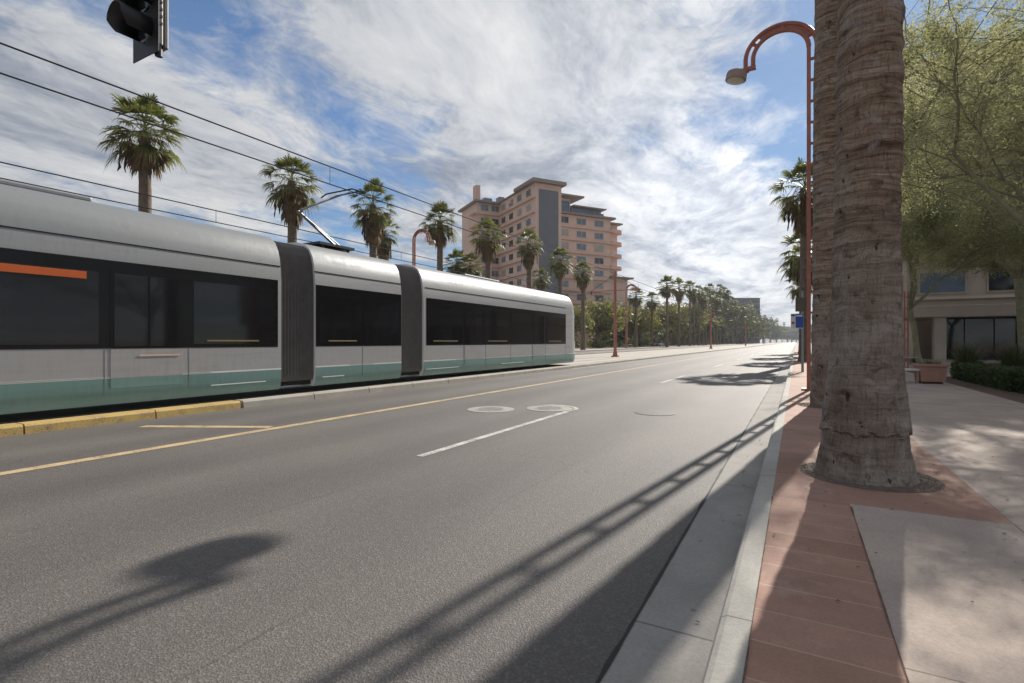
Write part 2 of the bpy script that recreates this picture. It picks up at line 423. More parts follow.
# track bed
g = MB(); g.quad(-20.9, -11.25, Y0, Y1, .03); struct('track_bed', g, 'track_concrete')
g = MB()
for xc in (-13.2, -17.3):
    for dx in (-.7175, .7175):
        g.box(xc + dx - .035, xc + dx + .035, Y0, 600, .0, .045)
struct('rails', g, 'steel')
def kerb_run(x0, x1, ya, yb, step, mb, mi):
    y = ya
    while y < yb - .1:
        e = min(y + step, yb); j = .012
        xi = [x1, x1 - .03, x0]
        mb.add([(x1 + .012, y + j, -.01), (x1, y + j, .125), (x1 - .035, y + j, .16), (x0, y + j, .16), (x0, y + j, 0),
                (x1 + .012, e - j, -.01), (x1, e - j, .125), (x1 - .035, e - j, .16), (x0, e - j, .16), (x0, e - j, 0)],
               [(0, 1, 6, 5)[::-1], (1, 2, 7, 6)[::-1], (2, 3, 8, 7)[::-1], (3, 4, 9, 8)[::-1], (0, 4, 3, 2, 1), (5, 6, 7, 8, 9)], mi)
        y = e
g = MB(); kerb_run(-11.26, -10.93, -39.5, 7.1, 1.95, g, 1); kerb_run(-11.26, -10.93, 7.15, 140, 1.95, g, 0)
g.box(-11.26, -10.93, 140, 1200, -.01, .16, 0)
struct('track_kerb', g, ['kerb_old', 'kerb_yellow'])
g = MB(); g.box(-21.2, -20.9, Y0, Y1, -.01, .155); struct('track_kerb', g, 'kerb_old').name = 'far_track_kerb'
g = MB(); g.box(-28.3, -28.0, Y0, Y1, -.01, .15); struct('kerb', g, 'kerb_old').name = 'kerb_across_tracks'
g = MB(); g.quad(-33, -28.3, Y0, Y1, .146); struct('sidewalk', g, 'concrete_pale').name = 'sidewalk_across_tracks'
g = MB(); g.quad(-46, -33, Y0, Y1, .12); struct('verge', g, 'dry_ground')
# painted markings
g = MB(); g.quad(-7.97, -7.78, -30, 95, .004); struct('yellow_road_line', g, 'yellow_line')
g = MB()
a = Vector((-10.1, 4.72)); b = Vector((-8.05, 5.78)); t = (b - a).normalized(); p = Vector((-t.y, t.x)) * .10
g.add([(*(a - p), .004), (*(b - p), .004), (*(b + p), .004), (*(a + p), .004)], [(0, 1, 2, 3)])
struct('yellow_road_line', g, 'yellow_line').name = 'yellow_hatch_line'
g = MB()
for k in range(14):
    s0 = 5.25 + 13.6 * k
    if k == 0: g.quad(-4.36, -4.24, s0, 10.15, .004)
    else: g.quad(-4.36, -4.24, s0, s0 + 4.4, .004)
# the near dash bends round a utility cover
c0 = Vector((-4.84, 10.42)); prev = None
for i in range(14):
    an = R(-22 + i * 11.5)
    q = (c0 + Vector((math.cos(an), math.sin(an))) * .545, c0 + Vector((math.cos(an), math.sin(an))) * .645)
    if prev: g.add([(*prev[0], .008), (*prev[1], .008), (*q[1], .008), (*q[0], .008)], [(0, 1, 2, 3)])
    prev = q
struct('white_lane_line', g, 'white_line')
g = MB(); g.quad(-10.80, -10.68, 26, 140, .004); struct('white_lane_line', g, 'white_line').name = 'white_edge_line'
def disc(mb, c, r, z, n=40, mi=0):
    mb.add([(c[0] + r * math.cos(2 * math.pi * i / n), c[1] + r * math.sin(2 * math.pi * i / n), z) for i in range(n)], [tuple(range(n))], mi)
def manhole(label, c, r, lid, lidmat, rim='cover_concrete'):
    g = MB()
    g.lathe([(r, .001), (r, .007), (r - .02, .009), (0.01, .009)], 48)
    o = tag(g.build('manhole_cover', rim), label, 'manhole cover', 'utility covers in the road')
    o.location = (c[0], c[1], 0)
    if lidmat == 'asphalt': return
    g = MB(); g.lathe([(lid, .008), (lid, .014), (lid - .015, .016), (.01, .016)], 40)
    for i in range(-3, 4):
        w = math.sqrt(max(0, (lid * .85) ** 2 - (i * lid * .24) ** 2)); g.box(-w, w, i * lid * .24 - .012, i * lid * .24 + .012, .0155, .02)
    l = g.build('lid', lidmat, o)
manhole('round pale utility cover in the road left of the hooked white line', (-5.9, 9.64), .52, .33, 'cover_concrete')
manhole('round pale utility cover partly ringed by the hooked white line', (-4.84, 10.42), .52, .33, 'cover_concrete')
p = ground(655, 413)
manhole('faint dark utility cover in the lane nearest the sidewalk', (p.x, p.y), .42, .30, 'asphalt', 'asphalt')

# ------------------------------------------------------------------ palms
def frond(mb, base, az, el, plen, rad, nseg, spread, droop, mi, pet=True, w=.05, fold=.25, rnd=random):
    d = Vector((math.cos(az) * math.cos(el), math.sin(az) * math.cos(el), math.sin(el)))
    side = Vector((-math.sin(az), math.cos(az), 0)); up = side.cross(d) * -1
    if up.z < 0: up = -up
    def sag(p, r): return p + Vector((0, 0, -droop * r * r))
    hub = sag(base + d * plen, plen * .6)
    if pet:
        q = side * .022
        m1 = sag(base + d * plen * .5, plen * .3)
        mb.add([base - q * 1.6, base + q * 1.6, m1 + q, m1 - q, hub + q * .8, hub - q * .8], [(0, 1, 2, 3), (3, 2, 4, 5)], mi)
    dd = (hub - (base + d * plen * .5)).normalized(); up2 = side.cross(dd)
    if up2.z < 0: up2 = -up2
    for i in range(nseg):
        a = (i / (nseg - 1) * 2 - 1) * spread + rnd.uniform(-.05, .05)
        sd = dd * math.cos(a) + side * math.sin(a) + up2 * (fold * abs(math.sin(a)) * .7 + rnd.uniform(-.06, .06))
        sd.normalize(); L = rad * (1 - .22 * abs(a) / spread) * rnd.uniform(.85, 1.08)
        wv = dd * -math.sin(a) + side * math.cos(a) + up2 * rnd.uniform(-.5, .5); wv.normalize()
        p1 = hub + sd * L * .45; p1.z -= droop * .35 * L
        p2 = hub + sd * L * .78; p2.z -= droop * 1.0 * L
        p3 = hub + sd * L * .98; p3.z -= droop * 1.9 * L + rnd.uniform(0, .12)
        mb.add([hub - wv * .008, hub + wv * .008, p1 + wv * w, p1 - wv * w, p2 + wv * w * .62, p2 - wv * w * .62, p3],
               [(0, 1, 2, 3), (3, 2, 4, 5), (5, 4, 6)], mi)
def palm_parts(seed, nlive, ndead, skirt, tall=1.0):
    rd = random.Random(seed)
    live = MB()
    for i in range(nlive):
        t = (i + .5) / nlive
        el = R(82 - 118 * t ** .9 + rd.uniform(-9, 9)); az = i * 2.39996 + rd.uniform(-.25, .25)
        frond(live, Vector((0, 0, .25 - .45 * t)), az, el, rd.uniform(.85, 1.4), rd.uniform(.78, 1.08), 17, R(rd.uniform(70, 98)), rd.uniform(.08, .22) + .10 * t, 0, True, .046, rnd=rd)
    dead = MB()
    for i in range(ndead):
        t = (i + .5) / ndead
        el = R(-42 - 42 * t ** .5 + rd.uniform(-6, 6)); az = i * 2.39996 + rd.uniform(-.3, .3)
        frond(dead, Vector((math.cos(az) * .2, math.sin(az) * .2, -.2 - skirt * t)), az, el, rd.uniform(.5, .9), rd.uniform(.7, 1.0), 10, R(rd.uniform(28, 50)), .12, 0, True, .055, 0, rnd=rd)
    for i in range(10):       # lowest live fronds are straw coloured
        az = rd.uniform(0, 6.28)
        frond(dead, Vector((0, 0, -.25)), az, R(rd.uniform(-35, -5)), rd.uniform(.7, 1.0), rd.uniform(.7, .95), 12, R(70), .2, 0, True, .045, rnd=rd)
    st = MB()
    for i in range(6):
        az = rd.uniform(0, 6.28); r0 = rd.uniform(.55, 1.15); L = rd.uniform(.8, 1.9); x = math.cos(az) * r0; y = math.sin(az) * r0
        pts = [(0, 0, 0), (x * .6, y * .6, .1), (x, y, -.5)]
        k = 7
        for j in range(1, k): pts.append((x * (1 + .02 * j) + rd.uniform(-.04, .04), y * (1 + .02 * j) + rd.uniform(-.04, .04), -.5 - skirt * .5 - L * j / k))
        st.tube(pts, [.012, .012, .02] + [rd.uniform(.035, .085) for _ in range(k - 2)] + [.02], 5)
    return live.mesh('crown', 'palm_leaf'), dead.mesh('dead_fronds', 'dead_frond'), st.mesh('fruit_stalks', 'fruit_stalk')
CROWNS = [palm_parts(1, 50, 18, .5), palm_parts(2, 40, 36, 1.2), palm_parts(3, 46, 26, .8), palm_parts(4, 38, 46, 1.6)]
def trunk_mesh(seed, H, prof, nr, ns, lean=(0, 0), amp=.012, name='trunk', step=None, m='palm_bark'):
    mb = MB(); vs = []; fs = []
    for i in range(nr + 1):
        z = H * (i / nr) ** (1.5 if step else 1); r = np.interp(z, [p[0] for p in prof], [p[1] for p in prof])
        lx = lean[0] * z / H + .03 * noise.noise(Vector((seed, 0, z * .25))); ly = lean[1] * z / H
        for k in range(ns):
            a = 2 * math.pi * k / ns; c, s = math.cos(a), math.sin(a)
            q = Vector((c * 1.4 + seed * 7, s * 1.4, z * 7.5 + .25 * math.sin(a * 2 + z)))
            d = amp * (noise.noise(q) + .5 * noise.noise(q * 2.3)) + amp * 1.3 * noise.noise(Vector((c * .8, s * .8 + seed, z * 1.1)))
            d += amp * .35 * noise.noise(Vector((c * 11, s * 11, z * 2)))
            if step:
                zz = step + .09 * noise.noise(Vector((c * 2.2, s * 2.2, seed))) + .05 * noise.noise(Vector((c * 6, s * 6, seed)))
                d += (.019 if z > zz else -.004) + (.010 * min(1, max(0, z - 1.6)) * (noise.noise(Vector((seed + c * .5, s * .5, z * 4.2))) + .6 * math.sin(z * 21 + 2.5 * noise.noise(Vector((c, s, z * .8))))))
            rr = r + d
            vs.append((lx + c * rr, ly + s * rr, z))
    for i in range(nr):
        for k in range(ns):
            k2 = (k + 1) % ns; fs.append((i * ns + k, i * ns + k2, (i + 1) * ns + k2, (i + 1) * ns + k))
    mb.add(vs, fs, 0, True)
    return mb.mesh(name, m)
TR = [trunk_mesh(k, 10, [(0, .46), (.4, .38), (1.5, .33), (10, .27)], 60, 14, amp=.016, m='far_bark') for k in (21, 22)]
def palm(x, y, z0, Htop, label, group, var=0, rz=0, cs=1.0, trunk=None, thin=1.0):
    t = thing('fan_palm', label, 'palm tree', (x, y, z0), 0, group)
    Hc = Htop - z0 - 1.75 * cs
    if trunk is None: inst('trunk', TR[var % 2], t, sc=(thin, thin, Hc / 10))
    else: inst('trunk', trunk, t)
    c = CROWNS[var]
    for nm, me in zip(('crown', 'dead_fronds', 'fruit_stalks'), c): inst(nm, me, t, (0, 0, Hc), (0, 0, rz), (cs, cs, cs))
    return t
# row above the tram
XL = -30.0
row = [(145, 98, 0, 1.12, 'tallest looking fan palm standing alone at the far left above the tram'),
       (292, 155, 1, 1.12, 'fan palm with a brown skirt, second from the left above the tram'),
       (373, 183, 3, 1.12, 'shaggy fan palm left of the red lamp arch behind the tram'),
       (440, 203, 2, 1.1, 'fan palm between the red lamp arch and the pink tower'),
       (488, 218, 1, 1.15, 'fan palm in front of the left wing of the pink tower'),
       (529, 230, 3, 1.1, 'slim fan palm before the long wing of the pink tower'),
       (560, 248, 2, 1.15, 'fan palm below the grey panel of the pink tower'),
       (583, 261, 1, 1.1, 'last fan palm before the front of the tram, against the pink tower')]
for i, (px, py, v, cs, lab) in enumerate(row):
    y, dep = atx(px, XL)
    palm(XL, y, .15, zat(py, dep), lab, 'palm row above the tram', v, i * 1.7, cs * .92)
# second, lower crowns seen between them
for px, py, X, v, lab in ((457, 250, -36, 0, 'short fan palm low in front of the left end of the pink tower'),
                          (470, 252, -34, 1, 'short fan palm just above the tram roof, left of its taller neighbour'),
                          (541, 268, -37, 2, 'short fan palm at the foot of the grey panel of the pink tower'),
                          (383, 215, -36, 3, 'ragged dark fan palm half hidden behind the shaggy one by the red arch')):
    y, dep = atx(px, X); palm(X, y, .15, zat(py, dep), lab, 'palm row above the tram', v, px, .95)
far = [(636, 287, -32, .95), (652, 292, -33, .95), (667, 276, -27.5, 1.1), (679, 278, -28.5, 1.15), (690, 281, -29, 1.1), (694, 289, -31, 1.0), (699, 285, -29.5, 1.05),
       (703, 292, -30, 1.0), (706, 287, -30, 1.1), (710, 283, -32, 1.1), (714, 291, -31, 1.0), (717, 294, -29, 1.0), (720, 284, -30, 1.2), (724, 287, -33, 1.2), (728, 290, -31, 1.1), (733, 297, -29, 1.1), (737, 303, -29, 1.0),
       (742, 307, -28, 1.1), (746, 305, -26, 1.1), (750, 302, -30, 1.2), (753, 309, -26, 1.1), (759, 312, -27, 1.1), (765, 315, -27, 1.1), (771, 317, -26, 1.2), (777, 318, -24, 1.2), (784, 322, -22, 1.3)]
ordw = ['first', 'second', 'third', 'fourth', 'fifth', 'sixth', 'seventh', 'eighth', 'ninth', 'tenth', 'eleventh', 'twelfth', 'thirteenth', 'fourteenth', 'fifteenth', 'sixteenth', 'seventeenth', 'eighteenth', 'nineteenth', 'twentieth', 'twenty first', 'twenty second', 'twenty third', 'twenty fourth', 'twenty fifth', 'twenty sixth']
for i, (px, py, X, cs) in enumerate(far):
    y, dep = atx(px, X)
    palm(X, y, .15, zat(py, dep), 'distant fan palm across the tracks, %s one to the right of the pink tower' % ordw[i], 'distant palms across the tracks', (0, 2, 0, 1)[i % 4], i * 2.1, cs * 1.25)

# near sidewalk palms
near_prof = [(0, .47), (.08, .44), (.3, .395), (.8, .345), (1.3, .302), (1.9, .286), (2.6, .274), (4, .268), (7, .26), (11, .24)]
tm1 = trunk_mesh(3, 13.0, [(z, r - .014) for z, r in near_prof], 620, 112, (.15, 0), .011, step=.48)
p1 = palm(.585, 6.25, .13, 15.0, 'massive ringed palm trunk in the foreground on the red paving', 'palms on the near sidewalk', 0, .3, 1.1, tm1)
tm2 = trunk_mesh(9, 14.6, [(0, .37), (.3, .355), (1.2, .335), (4, .32), (11, .29)], 260, 64, (.05, .2), .013)
p2 = palm(.60, 12.6, .13, 16.6, 'dark palm trunk half hidden behind the massive foreground trunk', 'palms on the near sidewalk', 2, 1.3, 1.1, tm2)
palm(.46, 40.0, .13, 13.8, 'tall fan palm behind the red street lamp, upper of the two crowns there', 'palms on the near sidewalk', 1, .4, 1.1)
palm(.62, 51.0, .13, 11.4, 'lower fan palm behind the red street lamp with a bushy skirt', 'palms on the near sidewalk', 2, 2.0, 1.2)
for k, (x, y, h) in enumerate(((.5, 64, 12), (.6, 76, 11))):
    palm(x, y, .13, h, 'fan palm hidden far down the near sidewalk behind the others, %s' % ('nearer one' if k == 0 else 'farther one'), 'palms on the near sidewalk', k, k, 1.1)
# tree pits with gravel
def pit(label, c, r):
    g = MB(); prof = [(r + .05, .150), (r + .05, .158), (r, .158), (r - .01, .153), (.02, .153)]
    g.lathe([(r, .151), (r, .1535), (.02, .1535)], 48)
    o = struct('tree_pit', g, 'pit_dirt'); o.location = (c[0], c[1], 0)
    pb = MB()
    for i in range(1500):
        a = random.uniform(0, 6.283); q = r * math.sqrt(random.random()) * .98; s = random.uniform(.004, .011)
        x, y = c[0] + q * math.cos(a), c[1] + q * math.sin(a); z = .155
        pb.add([(x + s, y, z), (x, y + s, z), (x - s * random.uniform(.6, 1.2), y, z), (x, y - s, z), (x + random.uniform(-.3, .3) * s, y, z + s * .8)],
               [(0, 1, 4), (1, 2, 4), (2, 3, 4), (3, 0, 4)])
    tag(pb.build('gravel', 'pebble'), label, 'gravel', kind='stuff')
pit('loose gravel in the round pit at the foot of the massive palm', (.62, 6.25), .60)
pit('loose gravel in the round pit at the foot of the half hidden palm', (.60, 12.6), .60)

# ------------------------------------------------------------------ leafy trees
def leaf_mesh(name, matn, lobes, n, size, seed, clump=14, spread=.32, aspect=.5, box=None):
    rg = np.random.default_rng(seed)
    if box is not None:
        c = rg.uniform(0, 1, (n, 3)) * 2 - 1
        ax = rg.integers(0, 3, n); sg = rg.choice([-1, 1], n); k = rg.uniform(0, 1, n) < .75
        c[np.arange(n)[k], ax[k]] = sg[k] * rg.uniform(.82, 1.03, k.sum())
        lo, hi = np.array(box[0]), np.array(box[1]); P = lo + (c + 1) / 2 * (hi - lo)
        P += rg.normal(0, .02, P.shape)
    else:
        L = np.array(lobes, float); vol = L[:, 3] * L[:, 4] * L[:, 5]
        m = max(1, n // clump); which = rg.choice(len(L), m, p=vol / vol.sum())
        d = rg.normal(size=(m, 3)); d /= np.linalg.norm(d, axis=1)[:, None]
        rr = rg.uniform(.25, 1, m) ** .45
        cc = L[which, :3] + d * rr[:, None] * L[which, 3:6]
        P = np.repeat(cc, clump, 0); n = len(P)
        P = P + rg.normal(0, spread, P.shape) * np.array([1, 1, .7])
    a = rg.normal(size=(n, 3)); a /= np.linalg.norm(a, axis=1)[:, None]
    b = np.cross(a, rg.normal(size=(n, 3))); b /= np.linalg.norm(b, axis=1)[:, None]
    s = (size * rg.uniform(.55, 1.4, n))[:, None]
    V = np.stack([P - a * s, P + b * s * aspect, P + a * s, P - b * s * aspect], 1).reshape(-1, 3)
    me = bpy.data.meshes.new(name)
    me.vertices.add(len(V)); me.vertices.foreach_set('co', V.ravel().astype('f4'))
    me.loops.add(4 * n); me.loops.foreach_set('vertex_index', np.arange(4 * n, dtype='i4'))
    me.polygons.add(n); me.polygons.foreach_set('loop_start', np.arange(0, 4 * n, 4, dtype='i4'))
    me.materials.append(M[matn]); me.update(calc_edges=True); me.validate()
    return me
def limbs(mb, base, ends, r0, h0, rd, n=7):
    mb.tube([base, base + Vector((rd.uniform(-.1, .1), rd.uniform(-.1, .1), h0 * .5)), base + Vector((0, 0, h0))], [r0 * 1.25, r0, r0 * .9], n)
    for e in ends:
        e = Vector(e); s = base + Vector((0, 0, h0 * .92)); m = s.lerp(e, .5) + Vector((rd.uniform(-.3, .3), rd.uniform(-.3, .3), rd.uniform(-.1, .4)))
        mb.tube([s, m, e], [r0 * .6, r0 * .36, r0 * .12], 5)
TREES = {}
def tree_proto(key, matn, H, Rad, n, size, seed, trunkm='trunk_grey', base=.3):
    rd = random.Random(seed); lobes = []
    for i in range(9):
        a = rd.uniform(0, 6.28); q = Rad * rd.uniform(.15, .62); z = H * rd.uniform(base + .12, .84)
        s = Rad * rd.uniform(.34, .55); lobes.append((q * math.cos(a), q * math.sin(a), z, s, s, s * rd.uniform(.6, .85)))
    mb = MB(); limbs(mb, Vector((0, 0, 0)), [(l[0], l[1], l[2]) for l in lobes], Rad * .045 + .05, H * base, rd)
    TREES[key] = (mb.mesh('trunk', trunkm), leaf_mesh('crown', matn, lobes, n, size, seed, 24, Rad * .11))
tree_proto('mesquite', 'mesquite_leaf', 8, 4.4, 3600, .25, 31, base=.26)
tree_proto('mesquite_wide', 'mesquite_leaf', 7, 5.0, 3800, .25, 32, base=.26)
tree_proto('dark', 'dark_leaf', 10, 4.8, 4200, .3, 33, base=.14)
tree_proto('grey', 'grey_leaf', 10, 5.0, 4200, .3, 34, base=.14)
def tree(kind, x, y, H, label, group, rz=0, wide=1.0):
    hp = {'mesquite': 8, 'mesquite_wide': 7, 'dark': 10, 'grey': 10}[kind]; s = H / hp
    t = thing('leafy_tree', label, 'tree', (x, y, .1), rz, group)
    tr, cr = TREES[kind]
    inst('trunk', tr, t, sc=(s, s, s)); inst('crown', cr, t, sc=(s * wide, s * wide, s))
    return t
G = 'leafy trees across the tracks'
tl = [(572, -40, 303, 'mesquite', 'pale green leafy tree just beyond the front of the tram'),
      (598, -41, 299, 'mesquite_wide', 'wide yellow green tree below the pink tower, left of the front red pole'),
      (620, -43, 302, 'mesquite', 'yellow green tree between the two red poles by the pink tower'),
      (640, -37, 306, 'mesquite_wide', 'pale green tree right of the second red pole, under two distant palms'),
      (655, -36, 304, 'mesquite', 'darker green tree right of the pale green one past the red poles'),
      (671, -37, 300, 'mesquite', 'green tree behind the two tallest distant palm trunks'),
      (684, -36, 303, 'mesquite_wide', 'dark tree in the thicket left of the third red pole'),
      (694, -37, 301, 'mesquite', 'green tree in the thicket just left of the third red pole'),
      (704, -36, 303, 'dark', 'dark tree directly behind the third red pole'),
      (714, -36, 299, 'grey', 'greyish tree just right of the third red pole'),
      (724, -37, 296, 'dark', 'dark tall tree left of the distant grey office block'),
      (731, -36, 305, 'grey', 'greyish tree at the left foot of the distant office block'),
      (740, -32, 312, 'dark', 'dark tree at the foot of the distant office block'),
      (748, -31, 314, 'grey', 'greyish tree under the right edge of the distant office block'),
      (756, -30, 318, 'dark', 'dark distant tree right of the office block'),
      (763, -31, 320, 'grey', 'hazy tree far down the street right of the office block'),
      (770, -30, 323, 'dark', 'dark hazy tree far down the left side of the street'),
      (776, -29, 325, 'grey', 'grey hazy tree near the end of the street'),
      (782, -27, 326, 'dark', 'small hazy tree near the end of the street, left of the last one'),
      (788, -22, 328, 'grey', 'last hazy tree left of the blue sign at the end of the street')]
for i, (px, X, py, kd, lab) in enumerate(tl):
    y, dep = atx(px, X); tree(kd, X, y, zat(py, dep), lab, G, i * 1.3, 1.0 if px < 700 else 1.25)
for i in range(7):
    tree(('dark', 'grey')[i % 2], -15 + i * 7, 1000 + (i * 37) % 60, 24 + (i * 5) % 9, 'faint tree closing the far end of the street', 'faint trees at the end of the street', i, 1.3)

lob = []
_rd = random.Random(77)
for i in range(150):
    yy = 135 + 380 * (i / 150) ** 1.3 + _rd.uniform(-2, 2)
    h_ = _rd.uniform(2.5, 5.0) * (1 + yy / 500); lob.append((-47 + _rd.uniform(-3, 3) + max(0, yy - 150) * .03, yy, h_ * .45, 3.2, 4.5, h_ * .55))
o = bpy.data.objects.new('background_greenery', leaf_mesh('background_greenery', 'dark_leaf', lob, 42000, .38, 78, 14, .5)); col.objects.link(o)
tag(o, 'dim mass of greenery filling the gaps under the distant trees', 'greenery', kind='stuff')
def shrub(px, X, h, w, label, n=900, matn='dark_leaf', grp='shrubs across the tracks', size=.11, d=1.2):
    y, dep = atx(px, X); rd = random.Random(px)
    lobes = [(rd.uniform(-w, w) * .4, rd.uniform(-1, 1) * d * .4, h * rd.uniform(.35, .6), w * .5, d * .5, h * .45) for _ in range(5)]
    o = bpy.data.objects.new('leafy_shrub', leaf_mesh('leafy_shrub', matn, lobes, n, size, px, 10, .12)); col.objects.link(o)
    o.location = (X, y, .1); o.rotation_euler = (0, 0, TH); tag(o, label, 'shrub', grp)
shrub(593, -36, 1.9, 4.2, 'low green shrub bed beside the tram front', 2600, 'mesquite_leaf')
shrub(608, -36.5, 2.1, 4.2, 'rounded green shrub left of the front red pole', 2400, 'hedge_leaf')
shrub(640, -35, 1.6, 4.0, 'dark shrub right of the second red pole', 1500)
shrub(658, -34, 2.0, 5.0, 'dark low shrub beneath the two tallest distant palms', 1500)
shrub(676, -34, 1.8, 5.0, 'dark low shrub left of the third red pole', 1500)
shrub(696, -34, 2.0, 6.0, 'dark low shrub at the foot of the third red pole', 1500)
shrub(566, -35, 2.4, 4.0, 'dark shrub seen right at the nose of the tram', 1800)
# leaning tree stake
y, dep = atx(583, -33.5); g = MB(); g.tube([(0, 0, 0), (1.5, .5, 2.4)], .07, 6); o = g.build('wooden_stake', 'wood'); o.location = (-33.5, y, .12)
tag(o, 'leaning pale wooden stake at the foot of the last palm by the tram front', 'stake')
# parked car far off
def car(px, X, lab):
    y, dep = atx(px, X); t = thing('parked_car', lab, 'car', (X, y, .12), R(0))
    prof = [(-2.2, .35), (-2.25, .75), (-1.6, .95), (-1.0, 1.42), (.6, 1.45), (1.3, .98), (2.15, .85), (2.25, .4)]
    g = MB(); n = len(prof)
    g.add([(-.88, a, z) for a, z in prof] + [(.88, a, z) for a, z in prof], [tuple(range(n)), tuple(range(2 * n - 1, n - 1, -1))] + [(i, i + n, (i + 1) % n + n, (i + 1) % n) for i in range(n)])
    g.build('body', 'car_dark', t, .06)
    for sx in (-.885, .885):
        g = MB(); s = .006 if sx > 0 else -.006
        g.add([(sx + s, -1.35, .98), (sx + s, -.9, 1.36), (sx + s, .5, 1.38), (sx + s, 1.05, .98)], [(0, 1, 2, 3)]); g.build('window', 'dark_glass', t)
        for yy in (-1.4, 1.45):
            g = MB(); g.tube([(sx - .1, yy, .33), (sx + .02, yy, .33)], .33, 16); w = g.build('wheel', 'rubber', t)
            g = MB(); g.tube([(sx + .005, yy, .33), (sx + .025 * (1 if sx > 0 else -1), yy, .33)], .2, 12); g.build('hubcap', 'steel', w)
    for sx in (-.6, .6):
        g = MB(); g.box(sx - .2, sx + .2, -2.27, -2.23, .6, .74); g.build('headlight', 'sign_white', t)
car(659, -31.6, 'dark parked car far across the tracks under the two tallest distant palms')

# palo verdes on the right
def palo(name, base, H, spread, seed, lean, label, nleaf, lsize, levels=4, trunk_r=.15, fork=1.7, grp='palo verde trees by the building', aim=None):
    rd = random.Random(seed); wood = MB(); tips = []
    def grow(p, d, L, r, lv):
        lim = rd.uniform(.06, .165)
        if base[0] + p.x < .07 * (base[1] + p.y): return
        pts = [p]; q = p.copy(); dd = d.copy(); k = 4 if lv > 1 else 3
        for i in range(k):
            dd = (dd + Vector((rd.gauss(0, .16), rd.gauss(0, .16), rd.gauss(.02 if lv > 1 else -.14, .12)))).normalized()
            if base[0] + (q + dd * L * .5).x < lim * (base[1] + q.y): dd = (dd + Vector((.45, rd.uniform(-.2, .2), rd.uniform(-.2, .3)))).normalized()
            q = q + dd * L / k; pts.append(q.copy())
        rads = [r * (1 - .45 * i / k) for i in range(k + 1)]
        wood.tube(pts, rads, 8 if lv >= levels - 1 else (5 if lv > 1 else 3), 0 if lv >= 2 else 1, cap=False)
        if lv <= 2: tips.append((pts, lv))
        if lv == 0: return
        nb = {4: 4, 3: 5, 2: 6, 1: 6}.get(lv, 4)
        for i in range(nb):
            f = 1.0 if i == 0 else rd.uniform(.35, 1.0)
            j = min(k - 1, int(f * k)); s = pts[j].lerp(pts[j + 1], f * k - j) if j < k else pts[-1]
            az = rd.uniform(0, 6.283); out = Vector((math.cos(az), math.sin(az), rd.uniform(-.15, .5))).normalized()
            nd_ = (dd * .75 + out * (.75 if lv > 1 else .9)).normalized()
            grow(s, nd_, L * rd.uniform(.58, .8), r * (.58 if i == 0 else .42), lv - 1)
    t = thing(name, label, 'tree', base, 0, grp)
    p0 = Vector((0, 0, 0)); top = Vector((lean[0], lean[1], fork))
    wood.tube([p0 - Vector((0, 0, .05)), p0.lerp(top, .35) + Vector((lean[0] * .2, 0, 0)), p0.lerp(top, .7), top], [trunk_r * 1.25, trunk_r, trunk_r * .92, trunk_r * .85], 12)
    for i in range(5):
        az = i * 1.2566 + rd.uniform(-.35, .35) + seed; el = rd.uniform(.5, 1.25)
        grow(top, Vector((math.cos(az) * math.cos(el), math.sin(az) * math.cos(el), math.sin(el))), spread * rd.uniform(.5, .66), trunk_r * .55, levels - 1)
    # leaves along the fine shoots
    segs = []
    for pts, lv in tips:
        if lv <= 1:
            for a, b in zip(pts, pts[1:]): segs.append((a, b))
        else:
            segs.append((pts[-2], pts[-1]))
    A = np.array([s[0][:] for s in segs]); B = np.array([s[1][:] for s in segs]); rg = np.random.default_rng(seed)
    wt = np.exp(rg.normal(0, 1.15, len(A))); idx = rg.choice(len(A), nleaf, p=wt / wt.sum()); f = rg.uniform(0, 1, (nleaf, 1)); P = A[idx] * (1 - f) + B[idx] * f + rg.normal(0, .15, (nleaf, 3))
    ok = P[:, 0] + base[0] > .065 * (P[:, 1] + base[1]); P = P[ok]; idx = idx[ok]; nleaf = len(P)
    a = (B - A)[idx]; a /= np.linalg.norm(a, axis=1)[:, None] + 1e-6; a = a + rg.normal(0, .7, a.shape) + np.array([0, 0, -.25]); a /= np.linalg.norm(a, axis=1)[:, None]
    b = np.cross(a, rg.normal(size=a.shape)); b /= np.linalg.norm(b, axis=1)[:, None]
    s = (lsize * rg.uniform(.5, 1.5, nleaf))[:, None]
    V = np.stack([P - a * s, P + b * s * .28, P + a * s, P - b * s * .28], 1).reshape(-1, 3); n = nleaf
    me = bpy.data.meshes.new('crown')
    me.vertices.add(len(V)); me.vertices.foreach_set('co', V.ravel().astype('f4'))
    me.loops.add(4 * n); me.loops.foreach_set('vertex_index', np.arange(4 * n, dtype='i4'))
    me.polygons.add(n); me.polygons.foreach_set('loop_start', np.arange(0, 4 * n, 4, dtype='i4'))
    me.materials.append(M['palo_leaf']); me.update(calc_edges=True)
    wood.build('trunk', ['palo_trunk', 'twig'], t)
    inst('crown', me, t)
palo('palo_verde', (5.2, 13.6, .13), 9, 5.9, 5, (-.5, .1), 'nearest feathery tree, its sparse bare twigs reaching in from the top right corner', 62000, .033, 4, .095, 2.5)
palo('palo_verde', (4.2, 24.2, .13), 7, 5.0, 8, (-.45, .2), 'slender green trunked tree forking behind the pink planter', 120000, .045, 4, .105, 2.6)
palo('palo_verde', (9.0, 31.0, .13), 9, 10.6, 21, (-.3, .2), 'tallest feathery pale green tree, its canopy covering most of the tower', 270000, .062, 4, .2, 4.2)
palo('palo_verde', (11.0, 35.5, .13), 9, 6.6, 14, (.3, .1), 'feathery tree in front of the entrance windows, farthest from the road', 110000, .07, 4, .16, 2.6)

